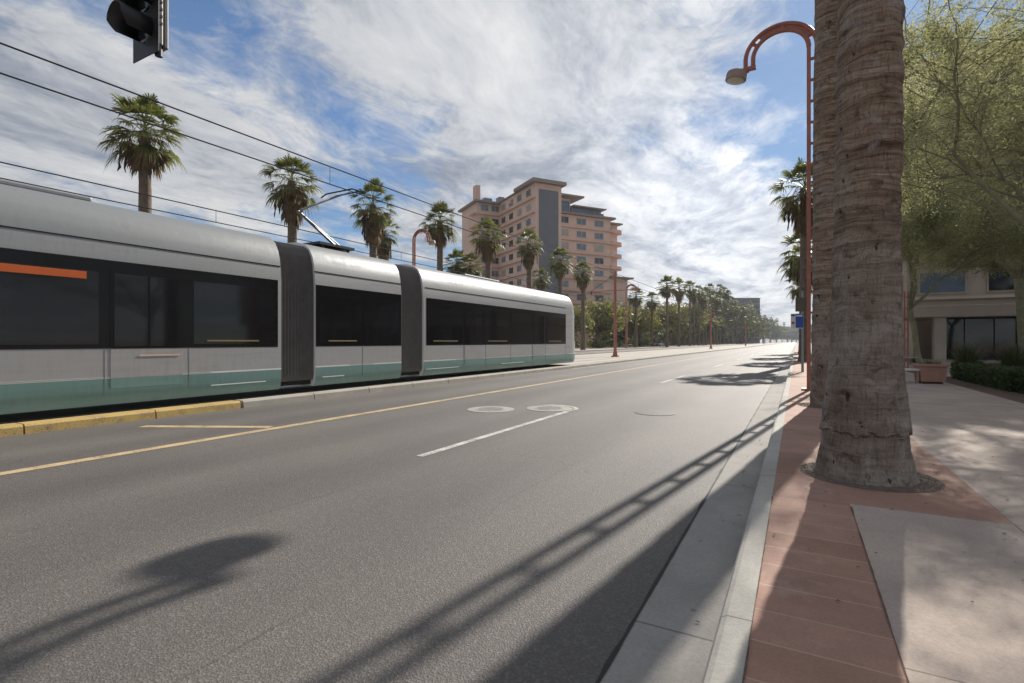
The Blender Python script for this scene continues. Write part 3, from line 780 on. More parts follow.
# ------------------------------------------------------------------ tram
XS = -11.9
tram = thing('light_rail_tram', 'silver and teal light rail tram passing on the near track', 'tram', (XS, 0, 0))
W = 2.62
prof = [(.10, .24), (.03, .34), (0, .55), (0, .765), (0, .80), (0, 1.34), (0, 3.10), (.015, 3.28), (.03, 3.46), (.055, 3.66), (.12, 3.90), (.24, 4.12), (.44, 4.28), (.80, 4.38), (W / 2, 4.41)]
# outline half profile: (inset, z)
def section_ring(inset, zt=0.0):
    left = [(-(i + inset), z) for i, z in prof]
    right = [(-W + i + inset, z) for i, z in prof[::-1]]
    return left + right[1:]
def strip_mat(z):
    if z < .77: return 2
    if z < .805: return 3
    if z < 1.345: return 1
    if z < 3.1: return 1
    if z < 3.47: return 0
    return 4
def car_body(y0, y1, nose=0):
    """nose: -1 rounded nose at y0, +1 at y1, 0 none"""
    mb = MB(); st = []
    def station(y, inset, ztop, zbot=0):
        ring = section_ring(inset)
        return [(x, y + (max(0, z - 1.5) * -.0 if not nose else 0), min(z, ztop) if ztop else z) for x, z in ring]
    ys = [(y0, 0), (y1, 0)]
    stations = []
    if nose > 0:
        stations.append((y0, 0)); stations.append((y1 - 1.5, 0))
        for k in range(1, 9):
            a = k / 8 * math.pi / 2; stations.append((y1 - 1.5 + 1.5 * math.sin(a), (1 - math.cos(a)) * .80))
    elif nose < 0:
        for k in range(8, 0, -1):
            a = k / 8 * math.pi / 2; stations.append((y0 + 1.5 - 1.5 * math.sin(a), (1 - math.cos(a)) * .80))
        stations.append((y0 + 1.5, 0)); stations.append((y1, 0))
    else: stations = [(y0, 0), (y1, 0)]
    rings = []
    for y, ins in stations:
        ring = section_ring(ins)
        out = []
        for x, z in ring:
            # nose rakes back towards the roof
            yy = y; zz = z
            if nose and ins > 0:
                k = ins / .80
                rake = (max(0, z - 1.2) / 3.0) ** 1.8 * .75 * k ** .7
                yy = y - nose * rake
                zz = z - .10 * k * max(0, (z - 3.4) / .8)
            out.append((x, yy, zz))
        rings.append(out)
    n = len(rings[0]); vs = [p for r in rings for p in r]; 
    for i in range(len(rings) - 1):
        for k in range(n):
            k2 = (k + 1) % n
            zmid = (rings[0][k][2] + rings[0][k2][2]) / 2
            mi = 5 if k2 == 0 else strip_mat(zmid)
            mb.add([vs[i * n + k], vs[i * n + k2], vs[(i + 1) * n + k2], vs[(i + 1) * n + k]], [(3, 2, 1, 0)], mi, 3.3 < zmid or (nose != 0 and i > 0))
    mb.add(rings[0], [tuple(range(n))], 3 if nose >= 0 else 1); mb.add(rings[-1], [tuple(range(n))[::-1]], 1)
    bm = mb.build('car_body', ['tram_white', 'tram_band', 'tram_teal', 'sign_white', 'tram_roof', 'tram_under'], tram)
    # weld for smooth shading
    b2 = bmesh.new(); b2.from_mesh(bm.data); bmesh.ops.remove_doubles(b2, verts=b2.verts, dist=.0005); bmesh.ops.recalc_face_normals(b2, faces=b2.faces); b2.to_mesh(bm.data); b2.free(); bm.data.set_sharp_from_angle(angle=R(38))
    return bm
front = car_body(14.75, 30.3, 1); mid_ = car_body(9.95, 13.55, 0); rear = car_body(-5.4, 8.85, -1)
def side_panel(name, y0, y1, z0, z1, m, parent, x=.006, thick=.012):
    g = MB(); g.box(x - thick, x, y0, y1, z0, z1); return g.build(name, m, parent, .004)
def fit_out(body, y0, y1, doors, wins):
    for side in (0, 1):
        def sp(name, a, b, z0, z1, m, off, thick=.012, par=body):
            g = MB()
            if side == 0: g.box(off - thick, off, a, b, z0, z1)
            else: g.box(-W - off, -W - off + thick, a, b, z0, z1)
            return g.build(name, m, par, .003)
        sp('window_band', y0, y1, 1.36, 3.11, 'tram_black', .006)
        for a, b in wins: sp('window', a, b, 1.44, 2.86, 'tram_glass', .011)
        for a in doors:
            d = sp('door', a, a + 1.36, 1.36, 2.95, 'tram_black', .012); sp('door_panel', a, a + 1.36, .768, 1.345, 'tram_band', .0075, .006, d)
            sp('door_window', a + .06, a + .66, 1.40, 2.86, 'tram_glass', .017, .006, d)
            sp('door_window', a + .70, a + 1.30, 1.40, 2.86, 'tram_glass', .017, .006, d)
            sp('door_skirt', a + .0, a + 1.36, .56, .765, 'tram_teal', .0075, .006, d)
        g = sp('roof_seam', y0 - .02, y1 + .1, 3.475, 3.495, 'tram_black', -.018 if side == 0 else -.018, .03)
fit_out(front, 14.9, 27.9, (17.4, 23.6), [(15.0, 17.2), (18.95, 21.2), (21.3, 23.4), (25.15, 27.8)])
fit_out(mid_, 9.96, 13.54, (), [(10.1, 11.7), (11.8, 13.4)])
fit_out(rear, -3.7, 8.75, (5.0, -1.4), [(6.6, 8.6), (2.4, 4.8), (.15, 2.3), (-3.6, -1.6)])
for p, ys in ((front, (17.3, 19.0, 21.25, 23.5, 25.1, 27.9)), (mid_, (11.75,)), (rear, (-1.5, .1, 2.35, 4.9, 6.5))):
    g = MB()
    for y_ in ys: g.box(-.004, .0035, y_ - .006, y_ + .006, .45, 1.34)
    g.box(-.004, .0035, min(ys) - .5, max(ys) + .5, .785, .791)
    g.build('panel_seam', 'grey_metal', p)
# nose windscreen and lamps
g = MB()
ring = []
for k in range(2, 9):
    a = k / 8 * math.pi / 2; ins = (1 - math.cos(a)) * .80; y = 28.8 + 1.5 * math.sin(a)
    q = ins / .80
    lo = (-(ins) + .008, y + .008 - (.3 / 3) ** 1.8 * .75 * q ** .7, 1.5); hi = (-(ins + .012) + .008, y + .012 - (1.75 / 3.0) ** 1.8 * .75 * q ** .7, 2.95)
    ring.append((lo, hi))
ring2 = [((-W - l[0], l[1], l[2]), (-W - h[0], h[1], h[2])) for l, h in ring[::-1]]
ring += ring2
for (a, b), (c, d) in zip(ring, ring[1:]): g.add([a, c, d, b], [(0, 1, 2, 3)], 0, True)
g.build('windscreen', 'tram_glass', front)
for x in (-.95, -W + .95):
    g = MB(); g.lathe([(.11, 0), (.11, .04), (.09, .05), (.01, .05)], 20); o = g.build('headlight', 'cream_diffuser', front); o.location = (x, 30.26, 1.05); o.rotation_euler = (R(-90), 0, 0)
# orange destination sign and small side marks
side_panel('destination_sign', 2.45, 4.6, 2.70, 2.84, 'orange_sign', rear, .024)
for a, b, p in ((6.9, 8.2, rear), (.6, 2.0, rear), (10.4, 11.5, mid_), (15.3, 16.9, front), (19.2, 20.9, front), (25.5, 27.2, front)):
    side_panel('window_rail', a, b, 1.50, 1.535, 'rail_yellow', p, .018, .006)
side_panel('side_mark', 5.5, 6.3, 1.19, 1.225, 'stucco_band', rear, .013 + .006, .006)
for a, b, p in ((7.0, 8.4, rear), (10.2, 11.0, mid_), (14.9, 17.0, front), (20.4, 22.6, front)):
    g = MB(); g.box(-.01, .004, a, b, .47, .49); g.build('skirt_trim', 'sign_white', p)
# bellows
for a, b in ((8.85, 9.95), (13.55, 14.75)):
    mb = MB(); k = 11; rings = []
    for i in range(2 * k + 1):
        y = a + (b - a) * i / (2 * k); ins = .07 if i % 2 == 0 else .15
        rings.append([(x, y, min(z, 4.24) if z > 4.0 else max(z, .42)) for x, z in section_ring(ins)])
    n = len(rings[0])
    for r0, r1 in zip(rings, rings[1:]):
        for q in range(n): mb.add([r0[q], r0[(q + 1) % n], r1[(q + 1) % n], r1[q]], [(3, 2, 1, 0)])
    mb.build('bellows', 'bellows_rubber', tram)
# underframe and bogies
g = MB(); g.box(-W + .2, -.2, -4.6, 28.8, .30, .42); g.build('underframe', 'tram_under', tram)
for yb in (-1.8, 11.75, 25.6):
    g = MB(); g.box(-W + .32, -.32, yb - 1.3, yb + 1.3, .22, .40); t_ = g.build('bogie', 'tram_under', tram)
    for dy in (-.9, .9):
        for x in (-.6, -W + .6):
            g = MB(); g.tube([(x - .06, yb + dy, .40), (x + .06, yb + dy, .40)], .24, 18); g.build('wheel', 'dark_metal', t_)
# roof equipment and pantograph
for a, b in ((2.2, 5.0), (18.5, 21.5)):
    g = MB(); g.box(-W + .75, -.75, a, b, 4.36, 4.46); g.build('roof_pod', 'tram_roof', tram, .03)
pan = MB(); yb = 11.4; xc = -W / 2
pan.box(xc - .6, xc + .6, yb - .7, yb + .7, 4.46, 4.54)
for dx in (-.5, .5):
    for dy in (-.5, .5): pan.tube([(xc + dx, yb + dy, 4.35), (xc + dx, yb + dy, 4.48)], .05, 8)
po = pan.build('pantograph', 'dark_metal', tram)
g = MB(); g.tube([(xc, yb + .6, 4.54), (xc, yb - 1.0, 5.45)], .045, 8); g.tube([(xc + .2, yb + .6, 4.54), (xc + .05, yb - .95, 5.4)], .018, 6); g.build('lower_arm', 'grey_metal', po)
g = MB()
for dx in (-.32, .32): g.tube([(xc, yb - 1.0, 5.45), (xc + dx, yb + .75, 6.42)], .022, 6)
g.build('upper_arm', 'grey_metal', po)
g = MB()
for dy in (-.16, .16): g.tube([(xc - .85, yb + .75 + dy, 6.36), (xc - .6, yb + .75 + dy, 6.45), (xc + .6, yb + .75 + dy, 6.45), (xc + .85, yb + .75 + dy, 6.36)], .025, 6)
g.build('collector_head', 'dark_metal', po)

# ------------------------------------------------------------------ overhead wires and their poles
def wires(label, X, zc, zm, drops):
    t = thing('overhead_wire', label, 'overhead wire', (X, 0, 0), 0, 'tram overhead lines')
    def zmes(y): 
        if y < 48: k = (y - 0) / 48.0; return zm
        return zm
    for nm, z, r in (('messenger_wire', zm, .018), ('contact_wire', zc, .017)):
        g = MB(); g.tube([(0, y, z + (.0)) for y in (-40, 0, 40, 80, 160, 320, 600)], r, 6); g.build(nm, 'wire', t)
    for y in drops:
        g = MB(); g.tube([(0, y, zc), (0, y, zm)], .008, 5); g.build('dropper', 'wire', t)
XN, XF = -12.9, -17.6
def line_h(px, py, X): y, dep = atx(px, X); return zat(py, dep)
zc1, zm1 = line_h(0, 73, XN), line_h(0, 43, XN); zc2, zm2 = line_h(0, 178, XF), line_h(0, 162, XF)
wires('upper pair of overhead tram wires, over the passing tram', XN, zc1, zm1, [atx(330, XN)[0] + k * 18 for k in (0, 1, 2, 4, 6)])
wires('lower pair of overhead tram wires, over the far track', XF, zc2, zm2, [atx(216, XF)[0] + k * 9.5 for k in (0, 1, 2, 3, 4, 6, 8)])
pole_labels = ['red overhead wire pole nearest the tram front, with a flared foot', 'second red overhead wire pole down the track, against dark trees', 'third red overhead wire pole down the track, below the office block', 'fourth red overhead wire pole far down the track']
proto = None
PX = -15.2
for i, yy in enumerate((47.6, 110.0, 190.0, 300.0)):
    if proto is None:
        t = thing('catenary_pole', pole_labels[0], 'pole', (PX, yy, .03), 0, 'red poles between the tracks')
        g = MB(); g.lathe([(.15, 0), (.14, 5), (.12, 8.2), (.02, 8.25)], 14); g.build('post', 'red_paint', t)
        g = MB(); g.box(-.30, .30, -.30, .30, 0, .12); g.lathe([(.24, .12), (.2, .4), (.155, .6), (.145, .62)], 14); g.build('foot', 'red_paint', t)
        g = MB(); g.tube([(-2.6, 0, 6.35), (2.5, 0, 6.35)], .05, 8); g.build('cross_arm', 'red_paint', t)
        g = MB(); g.tube([(0, 0, 7.9), (-2.4, 0, 6.42)], .022, 6); g.tube([(0, 0, 7.9), (2.3, 0, 6.42)], .022, 6); g.build('stay', 'wire', t)
        for dx in (-2.4, 2.3):
            g = MB(); g.tube([(dx, 0, 6.4), (dx, 0, 6.2), (dx, 0, 6.05)], [.04, .06, .04], 8); g.build('insulator', 'dark_metal', t)
        proto = t
    else:
        c = copy_tree(proto); c.location = (PX, yy, .03); c['label'] = pole_labels[i]

# ------------------------------------------------------------------ red ladder street lamps
def street_lamp(label, loc, rz):
    t = thing('street_lamp', label, 'street lamp', loc, rz, 'red gooseneck street lamps')
    HS, hw = 9.55, .10
    for dx in (-hw, hw):
        g = MB(); g.box(dx - .05, dx + .05, -.06, .06, .0, HS); g.build('rail', 'red_paint', t, .008)
    nr = 15
    for k in range(nr):
        z = .95 + k * .585
        g = MB(); g.box(-hw + .049, hw - .049, -.035, .035, z, z + .06); g.build('rung', 'red_paint', t)
    g = MB(); g.box(-.28, .28, -.2, .2, 0, .05); g.build('base_plate', 'red_paint', t, .01)
    # swan neck: outer and inner curved bars with a web between them
    cx = -.80
    for rr, rx in ((.80 + hw, .80 + hw), (.80 - hw, .80 - hw)):
        pts = []
        for k in range(0, 25):
            a = k / 24 * math.pi * 1.03
            pts.append((cx + rx * math.cos(a), 0, HS - .02 + rr * .90 * math.sin(a)))
        end = pts[-1]
        pts.append((end[0] - .01, 0, end[2] - .22))
        g = MB(); g.tube(pts, .062, 8); g.build('neck_bar', 'red_paint', t)
    g = MB()
    for k in range(1, 25):
        a = (k - .5) / 24 * math.pi
        if k % 8 in (4,):
            c_, s_ = math.cos(a), math.sin(a)
            g.tube([(cx + .69 * c_, 0, HS + .62 * s_), (cx + .91 * c_, 0, HS + .82 * s_)], .05, 6)
    for k in range(24):
        a0, a1 = k / 24 * math.pi * .62 + .35, (k + 1) / 24 * math.pi * .62 + .35
        q = [(cx + r_ * math.cos(a), y_, HS + r_ * .9 * math.sin(a)) for a in (a0, a1) for r_ in (.70, .90) for y_ in (-.012, .012)]
        g.add(q, [(0, 1, 5, 4), (2, 6, 7, 3), (0, 4, 6, 2), (1, 3, 7, 5)])
    g.build('neck_web', 'red_paint', t)
    # lamp head: shallow drum tipped outwards, glass below
    hx, hz = -1.95, HS - .42
    h = MB(); h.lathe([(.02, .18), (.23, .17), (.275, .14), (.29, .09), (.29, -.08), (.27, -.10), (.255, -.085), (.02, -.085)][::-1], 28)
    ho = h.build('lamp_head', 'red_paint_faded', t); ho.location = (hx, 0, hz); ho.rotation_euler = (0, R(10), 0)
    d = MB(); d.lathe([(.25, -.09), (.225, -.125), (.14, -.15), (.02, -.155)][::-1], 28); d.build('diffuser', 'cream_diffuser', ho)
    g = MB(); g.box(cx - .95, cx - .62, -.075, .075, HS - .30, HS - .21); g.box(-1.80, -1.60, -.06, .06, HS - .34, HS - .22); g.build('bracket', 'red_paint', t, .01)
    return t
street_lamp('red ladder street lamp with gooseneck arm beside the palm trunks', (.385, 16.4, .15), 0)
y, dep = atx(414, -28.8); l2 = street_lamp('red gooseneck street lamp arching above the tram roof', (-28.8, y, .15), R(180))
l2.scale = (1, 1, (zat(229, dep) - .15) / 10.45)
y, dep = atx(626.5, -30); l3 = street_lamp('red gooseneck street lamp right of the nearest wire pole', (-30, y, .15), R(180)); l3.scale = (1.25, 1.25, (zat(284, dep) - .15) / 10.45)

# ------------------------------------------------------------------ traffic signal overhead
sp = ray(147, 0); t0 = 6.1; sx, sy = sp.x * t0, sp.y * t0
zb = zat(56, 6.2)
sig = thing('traffic_signal', 'dark traffic signal head hanging at the top left', 'traffic light', (sx, sy, zb), 0)
g = MB(); g.box(-.17, .17, 0, .10, .06, 1.16); g.build('housing', 'signal_grey', sig, .02)
g = MB(); g.box(-.30, .27, -.012, .0, -.07, 1.28); g.build('backplate', 'dark_metal', sig, .004)
for k in range(3):
    zc = .24 + k * .365
    v = MB(); n = 20; vs = []; fs = []
    for j, (yy, r) in enumerate(((-.012, .165), (-.34, .172))):
        for i in range(n + 1):
            a = R(-38) + R(256) * i / n; vs.append((r * math.cos(a), yy - (0 if j == 0 else 0) + (.12 * max(0, -math.sin(a)) if j else 0), zc + r * math.sin(a)))
    for i in range(n): fs.append((i, i + 1, n + 1 + i + 1, n + 1 + i))
    v.add(vs, fs, 0, True); o = v.build('visor', 'dark_metal', sig)
    md = o.modifiers.new('thick', 'SOLIDIFY'); md.thickness = .006
    l = MB(); l.lathe([(.15, 0), (.14, .02), (.09, .04), (.02, .048)], 24); o = l.build('lens', 'dark_glass', sig); o.location = (0, -.012, zc); o.rotation_euler = (R(90), 0, 0)
g = MB(); g.box(-.10, .165, .101, .16, .05, 1.2)
g.build('rear_cover', 'signal_grey', sig, .015)
for k in range(9):
    g = MB(); g.box(.1705, .176, .025, .085, .30 + k * .085, .335 + k * .085); g.build('louvre', 'dark_metal', sig)
g = MB(); g.lathe([(.04, -.06), (.04, .06), (.01, .065)], 10, c=(.12, .07)); g.build('lower_clamp', 'dark_metal', sig)
g = MB(); g.tube([(.0, .12, 1.15), (.0, .12, 1.75)], .04, 10); g.build('hanger', 'signal_grey', sig)
px_ = 1.6 - sx
g = MB(); g.tube([(-.4, .12, 1.75), (px_ * .5, .12, 1.85), (px_, .12, 1.6)], [.07, .09, .12], 12); g.build('mast_arm', 'galv', sig)
g = MB(); g.lathe([(.17, .15 - zb), (.12, 1.75), (.02, 1.8)], 16, c=(px_, .12)); g.build('post', 'galv', sig)

# ------------------------------------------------------------------ bus stop sign
d = ray(801); t0 = 22.8; bx, by = d.x * t0 + .06, d.y * t0
bs = thing('bus_stop_sign', 'small blue and white stop sign on a grey post beside the lamp', 'sign', (bx, by, .15))
g = MB(); g.tube([(0, 0, 0), (0, 0, 3.6)], .055, 10); g.build('post', 'galv', bs)
zc = zat(321, t0) - .15
g = MB(); g.box(-.46, .04, -.075, -.06, zc - .33, zc + .33); so = g.build('sign_panel', 'sign_white', bs)
g = MB(); g.box(-.27, .035, -.083, -.077, zc - .30, zc + .32); g.build('blue_field', 'sign_blue', so)
g = MB(); g.box(-.24, .0, -.09, -.085, zc + .20, zc + .27); g.build('white_bar', 'sign_white', so)
g = MB(); g.box(-.44, -.30, -.083, -.077, zc + .22, zc + .30); g.build('blue_tab', 'sign_blue', so)
g = MB(); g.lathe([(.06, 0), (.06, .006), (.01, .006)], 16); o = g.build('red_dot', 'sign_red', so); o.location = (-.37, -.077, zc - .08); o.rotation_euler = (R(90), 0, 0)
g = MB(); g.box(-.28, .06, -.075, -.06, zc + .42, zc + 1.02); g.build('upper_panel', 'sign_brown', bs)

# ------------------------------------------------------------------ planter, bench, hedge, red post
p = ground(932, 384, .15)
pl = thing('planter_box', 'square terracotta pink planter under the slender tree', 'planter', (p.x, p.y + .3, .15), R(8))
g = MB(); g.box(-.30, .30, -.30, .30, 0, .08); g.build('foot', 'planter_base', pl)
g = MB()
def frus(mb, a, b, z0, z1):
    mb.add([(-a, -a, z0), (a, -a, z0), (a, a, z0), (-a, a, z0), (-b, -b, z1), (b, -b, z1), (b, b, z1), (-b, b, z1)], [(3, 2, 1, 0), (4, 5, 6, 7), (0, 1, 5, 4), (1, 2, 6, 5), (2, 3, 7, 6), (3, 0, 4, 7)])
pl.scale = (.84, .84, .84)
frus(g, .37, .41, .08, .66); g.build('body', 'planter_pink', pl, .012)
g = MB()
for a in (0, 1):
    for s in (-1, 1):
        if a: g.box(-.46, .46, s * .42 - .04, s * .42 + .04, .66, .76)
        else: g.box(s * .42 - .04, s * .42 + .04, -.38, .38, .66, .759)
g.build('rim', 'planter_pink', pl, .01)
g = MB(); g.quad(-.385, .385, -.385, .385, .70); g.build('soil', 'soil', pl)
pg = MB(); rd = random.Random(4)
for i in range(70):
    a = rd.uniform(0, 6.28); q = rd.uniform(0, .3); x, y = q * math.cos(a), q * math.sin(a); tip = Vector((x * 1.5 + rd.uniform(-.1, .1), y * 1.5, .74 + rd.uniform(.08, .30)))
    pg.add([(x - .012, y, .70), (x + .012, y, .70), tip], [(0, 1, 2)])
o = pg.build('dry_plant', 'agave_leaf'); o.location = pl.location; o.scale = (.84, .84, .84); tag(o, 'sparse low plant growing in the pink planter', 'plant')
p = ground(910.5, 383, .15)
bn = thing('park_bench', 'white slab bench on reddish legs left of the pink planter', 'bench', (p.x, p.y + .1, .15), R(-5))
g = MB(); g.box(-.75, .32, -.24, .24, .40, .47); g.build('seat', 'bench_white', bn, .015)
for x in (-.62, .18):
    for y in (-.18, .18):
        g = MB(); g.box(x - .03, x + .03, y - .03, y + .03, 0, .40); g.build('leg', 'red_paint_faded', bn)
g = MB(); g.tube([(-.2, .2, .47), (-.2, .22, .78), (-.15, .22, .82), (.25, .22, .82), (.3, .22, .78), (.3, .2, .47)], .022, 8); g.build('back_rail', 'galv', bn)
d = ray(906); t0 = 24.0
rp = thing('red_post', 'thin red post just right of the massive palm trunk', 'post', (d.x * t0, d.y * t0, .15))
g = MB(); g.tube([(-.06, 0, 0), (-.06, 0, 3.7)], .035, 8); g.tube([(.07, 0, 0), (.07, 0, 3.7)], .035, 8); g.build('rail', 'red_paint', rp)
for k in range(7):
    g = MB(); g.box(-.03, .04, -.02, .02, .4 + k * .5, .44 + k * .5); g.build('rung', 'red_paint', rp)
def hedge(lab, x0, x1, y0, y1, h, n, seed):
    me = leaf_mesh('clipped_hedge', 'hedge_leaf', None, n, .035, seed, aspect=.6, box=((x0, y0, .14), (x1, y1, .14 + h)))
    core = MB(); core.box(x0 + .12, x1 - .12, y0 + .12, y1 - .12, .13, h)
    o = bpy.data.objects.new('clipped_hedge', me); col.objects.link(o); tag(o, lab, 'hedge', 'clipped hedges by the building')
    core.build('hedge_core', 'hedge_leaf', o)
hedge('clipped hedge at the right edge, nearest the camera', 5.15, 6.1, 13.9, 18.6, .62, 15000, 3)
hedge('clipped hedge running from the pink planter towards the right', 5.0, 5.9, 18.7, 24.6, .56, 15000, 4)
def spiky(lab, px, py, n, r, h, seed):
    p = ground(px, py, .15); rd = random.Random(seed); g = MB()
    for i in range(n):
        a = rd.uniform(0, 6.283); el = rd.uniform(.5, 1.5); L = r * rd.uniform(.7, 1.15)
        d = Vector((math.cos(a) * math.cos(el), math.sin(a) * math.cos(el), math.sin(el))); s = Vector((-math.sin(a), math.cos(a), 0)) * .03
        m = d * L * .5; e = d * L; e.z = e.z * h - .15 * L * math.cos(el); m.z *= h * 1.1
        g.add([-s, s, m + s, m - s, e], [(0, 1, 2, 3), (3, 2, 4)])
    o = g.build('spiky_bush', 'agave_leaf'); o.location = (p.x, p.y, .14); tag(o, lab, 'bush', 'bushes by the entrance')
spiky('spiky green bush before the dark entrance glass', 967, 371, 420, 1.25, 1.0, 2)
spiky('spiky yellow green bush at the right edge below the column', 1013, 372, 420, 1.25, 1.0, 3)
spiky('small low bush beside the slender tree foot', 917, 368, 200, .7, .9, 5)

# ------------------------------------------------------------------ building on the right
rb = thing('office_tower', 'beige concrete tower with a dark glass entrance behind the feathery trees', 'building', (7.5, 50, .12))
g = MB(); g.box(0, 46, 0, 26, 3.9, 22.2); g.box(0.6, 46, 1.2, 26, 0, 3.9); g.build('wall', 'beige_concrete', rb)
g = MB(); g.box(-.35, 46.3, -.35, 26.3, 22.2, 23.05); g.build('parapet', 'beige_trim', rb, .03)
for k in range(5):
    z = 5.0 + k * 3.65
    for j in range(11):
        x = .7 + j * 4.0
        wf = MB(); wf.box(x, x + 2.9, -.07, -.01, z, z + 1.75); w = wf.build('window', 'beige_concrete', rb)
        g = MB(); g.box(x + .12, x + 2.78, -.085, -.072, z + .12, z + 1.63); g.build('pane', 'dark_glass' if (j + k) % 3 else 'window_glass', w)
    g = MB(); g.box(-.12, 46.1, -.22, -.0, z - .42, z - .22); g.build('spandrel', 'beige_trim', rb)
for k in range(5):
    z = 5.0 + k * 3.65
    for j in range(4):
        y = 1.6 + j * 6
        wf = MB(); wf.box(-.07, -.01, y, y + 3.4, z, z + 1.75); w = wf.build('window', 'beige_concrete', rb)
        g = MB(); g.box(-.085, -.072, y + .12, y + 3.28, z + .12, z + 1.63); g.build('pane', 'dark_glass', w)
# entrance canopy on piers with dark glazing between
g = MB(); g.box(-3.2, 22, -7.0, -.36, 2.98, 3.75); g.build('canopy', 'beige_trim', rb, .04)
for x in (.45, 5.6, 11.2, 16.8):
    g = MB(); g.box(x, x + .62, -6.8, -6.0, 0, 2.98); g.build('pier', 'beige_trim', rb, .02)
g = MB(); g.box(-2.4, -1.9, -6.6, -1, 0, 2.98); g.build('side_wall', 'beige_concrete', rb)
for j in range(4):
    x = .9 + j * 5.55
    wf = MB(); wf.box(x, x + 4.6, -4.6, -4.5, .15, 2.97); w = wf.build('glazing', 'dark_metal', rb)
    for q in range(3):
        g = MB(); g.box(x + .06 + q * 1.52, x + 1.50 + q * 1.52, -4.63, -4.60, .22, 2.9); g.build('pane', 'dark_glass', w)
g = MB(); g.box(-.2, 22, -6.9, -4.7, .0, .16); g.build('plinth', 'beige_trim', rb)

# ------------------------------------------------------------------ pink tower
HB = 118.0
c0 = Vector((-ST * HB + CT * 5.4, CT * HB + ST * 5.4, .1))
ang = TH + math.atan2(.44, .9)
ht = thing('hotel_tower', 'pink stuccoed apartment tower with banded floors and a grey end panel', 'building', c0, ang)
g = MB()
g.box(0, 7, 0, 20, 0, 38); g.box(-6.4, 2, 20.0, 31, 0, 37.6); g.box(6.9, 31, 13, 24, 0, 35.4); g.box(31, 34.5, 14.5, 22, 0, 34.5); g.box(31, 37.5, 13.6, 22, 0, 19.2)
g.build('wall', 'stucco_pink', ht)
g = MB(); g.box(.9, 6.1, -.12, 0.0, 6, 36.7); g.build('end_panel', 'grey_panel', ht)
for x in (1.9, 2.95, 4.0, 5.05):
    g = MB(); g.box(x - .02, x + .02, -.135, -.121, 6, 36.7); g.build('panel_rib', 'grey_panel', ht)
def roof(x0, x1, y0, y1, z, t=.5, m='roof_slab'):
    g = MB(); g.box(x0, x1, y0, y1, z, z + t); g.build('roof', m, ht)
roof(-1.2, 7.7, -1.2, 9, 38.0, .8); roof(-7.3, 1.2, 18.9, 32, 37.6, .5); roof(-.5, 7, 9, 19, 38.0, .25); roof(8, 32, 11.8, 25, 35.4, .5); roof(31, 35.5, 13.2, 23, 34.5, .4); roof(30.6, 38.8, 12.4, 23, 19.2, .45)
g = MB(); g.box(-5.9, -4.6, 22, 24, 38.1, 42.8); g.build('chimney', 'stucco_band', ht)
g = MB(); g.box(8.2, 18.5, 14.2, 21, 35.9, 40.0); g.build('penthouse', 'stucco_pink', ht)
roof(6.8, 21.3, 11.5, 22, 40.0, .45)
g = MB(); g.box(18.6, 28.5, 14, 20, 35.9, 37.9); g.build('penthouse', 'window_glass', ht)
roof(18.6, 29.4, 12.6, 21, 37.9, .3)
g = MB(); g.box(9, 18.2, 14.1, 14.2, 36.3, 39.3); pw = g.build('penthouse_glazing', 'window_glass', ht)
FH = 3.42
for x0, x1, y0, y1, zz, hh in ((1.2, 3.2, 3, 5.2, 38.8, 1.3), (-3.5, -1.2, 22, 25, 38.1, 1.6), (.4, 2.0, 21, 23, 38.0, 2.2), (22, 24, 16, 18, 38.2, 1.0), (28.6, 30.2, 15, 18, 35.9, 1.5)):
    g = MB(); g.box(x0, x1, y0, y1, zz, zz + hh); g.build('roof_unit', 'grey_metal', ht)
def band(x0, x1, y0, y1, z, t=.45):
    g = MB(); g.box(x0, x1, y0, y1, z, z + t); g.build('floor_band', 'stucco_band', ht)
for k in range(1, 11):
    z = 38 - k * FH
    band(-.55, -.0, -.3, 20, z); band(-6.6, -.6, 19.6, 20.0, z); band(-7.7, -6.41, 19.3, 23, z - .1, .35)
    zr = 35.4 - k * FH
    if zr > 1:
        band(7.0, 12.0, 11.4, 13.0, zr, 1.0); band(12.1, 31.2, 12.45, 13.0, zr, .4)
        # rounded balconies at the right end
        g = MB(); n = 12; pts = [(31, 12.6)] + [(33.2 + 3.0 * math.cos(a), 15.4 + 2.8 * math.sin(a)) for a in [R(-90 + 180 * i / n) for i in range(n + 1)]] + [(31, 18.2)]
        m_ = len(pts); g.add([(x, y, zr) for x, y in pts] + [(x, y, zr + .85) for x, y in pts], [tuple(range(m_))[::-1], tuple(range(m_, 2 * m_))] + [(i, (i + 1) % m_, (i + 1) % m_ + m_, i + m_) for i in range(m_)])
        if zr > 19: g.build('balcony', 'stucco_band', ht)
def win(face, u, z, w, h, m='window_glass'):
    fr = MB(); pa = MB()
    if face == 'A':      # left long face, x = 0
        fr.box(-.09, 0, u, u + w, z, z + h)
        for q in (0, 1): pa.box(-.13, -.091, u + .1 + q * (w / 2 - .03), u + w / 2 - .07 + q * (w / 2 - .03), z + .1, z + h - .1)
    else:
        y = {'L': 20.0, 'R': 13.0}[face]
        fr.box(u, u + w, y - .09, y, z, z + h)
        for q in (0, 1): pa.box(u + .1 + q * (w / 2 - .03), u + w / 2 - .07 + q * (w / 2 - .03), y - .13, y - .091, z + .1, z + h - .1)
    f = fr.build('window', 'beige_trim', ht); pa.build('pane', random.choice((m, m, 'window_glass', 'blind_glass', 'dark_glass')), f)
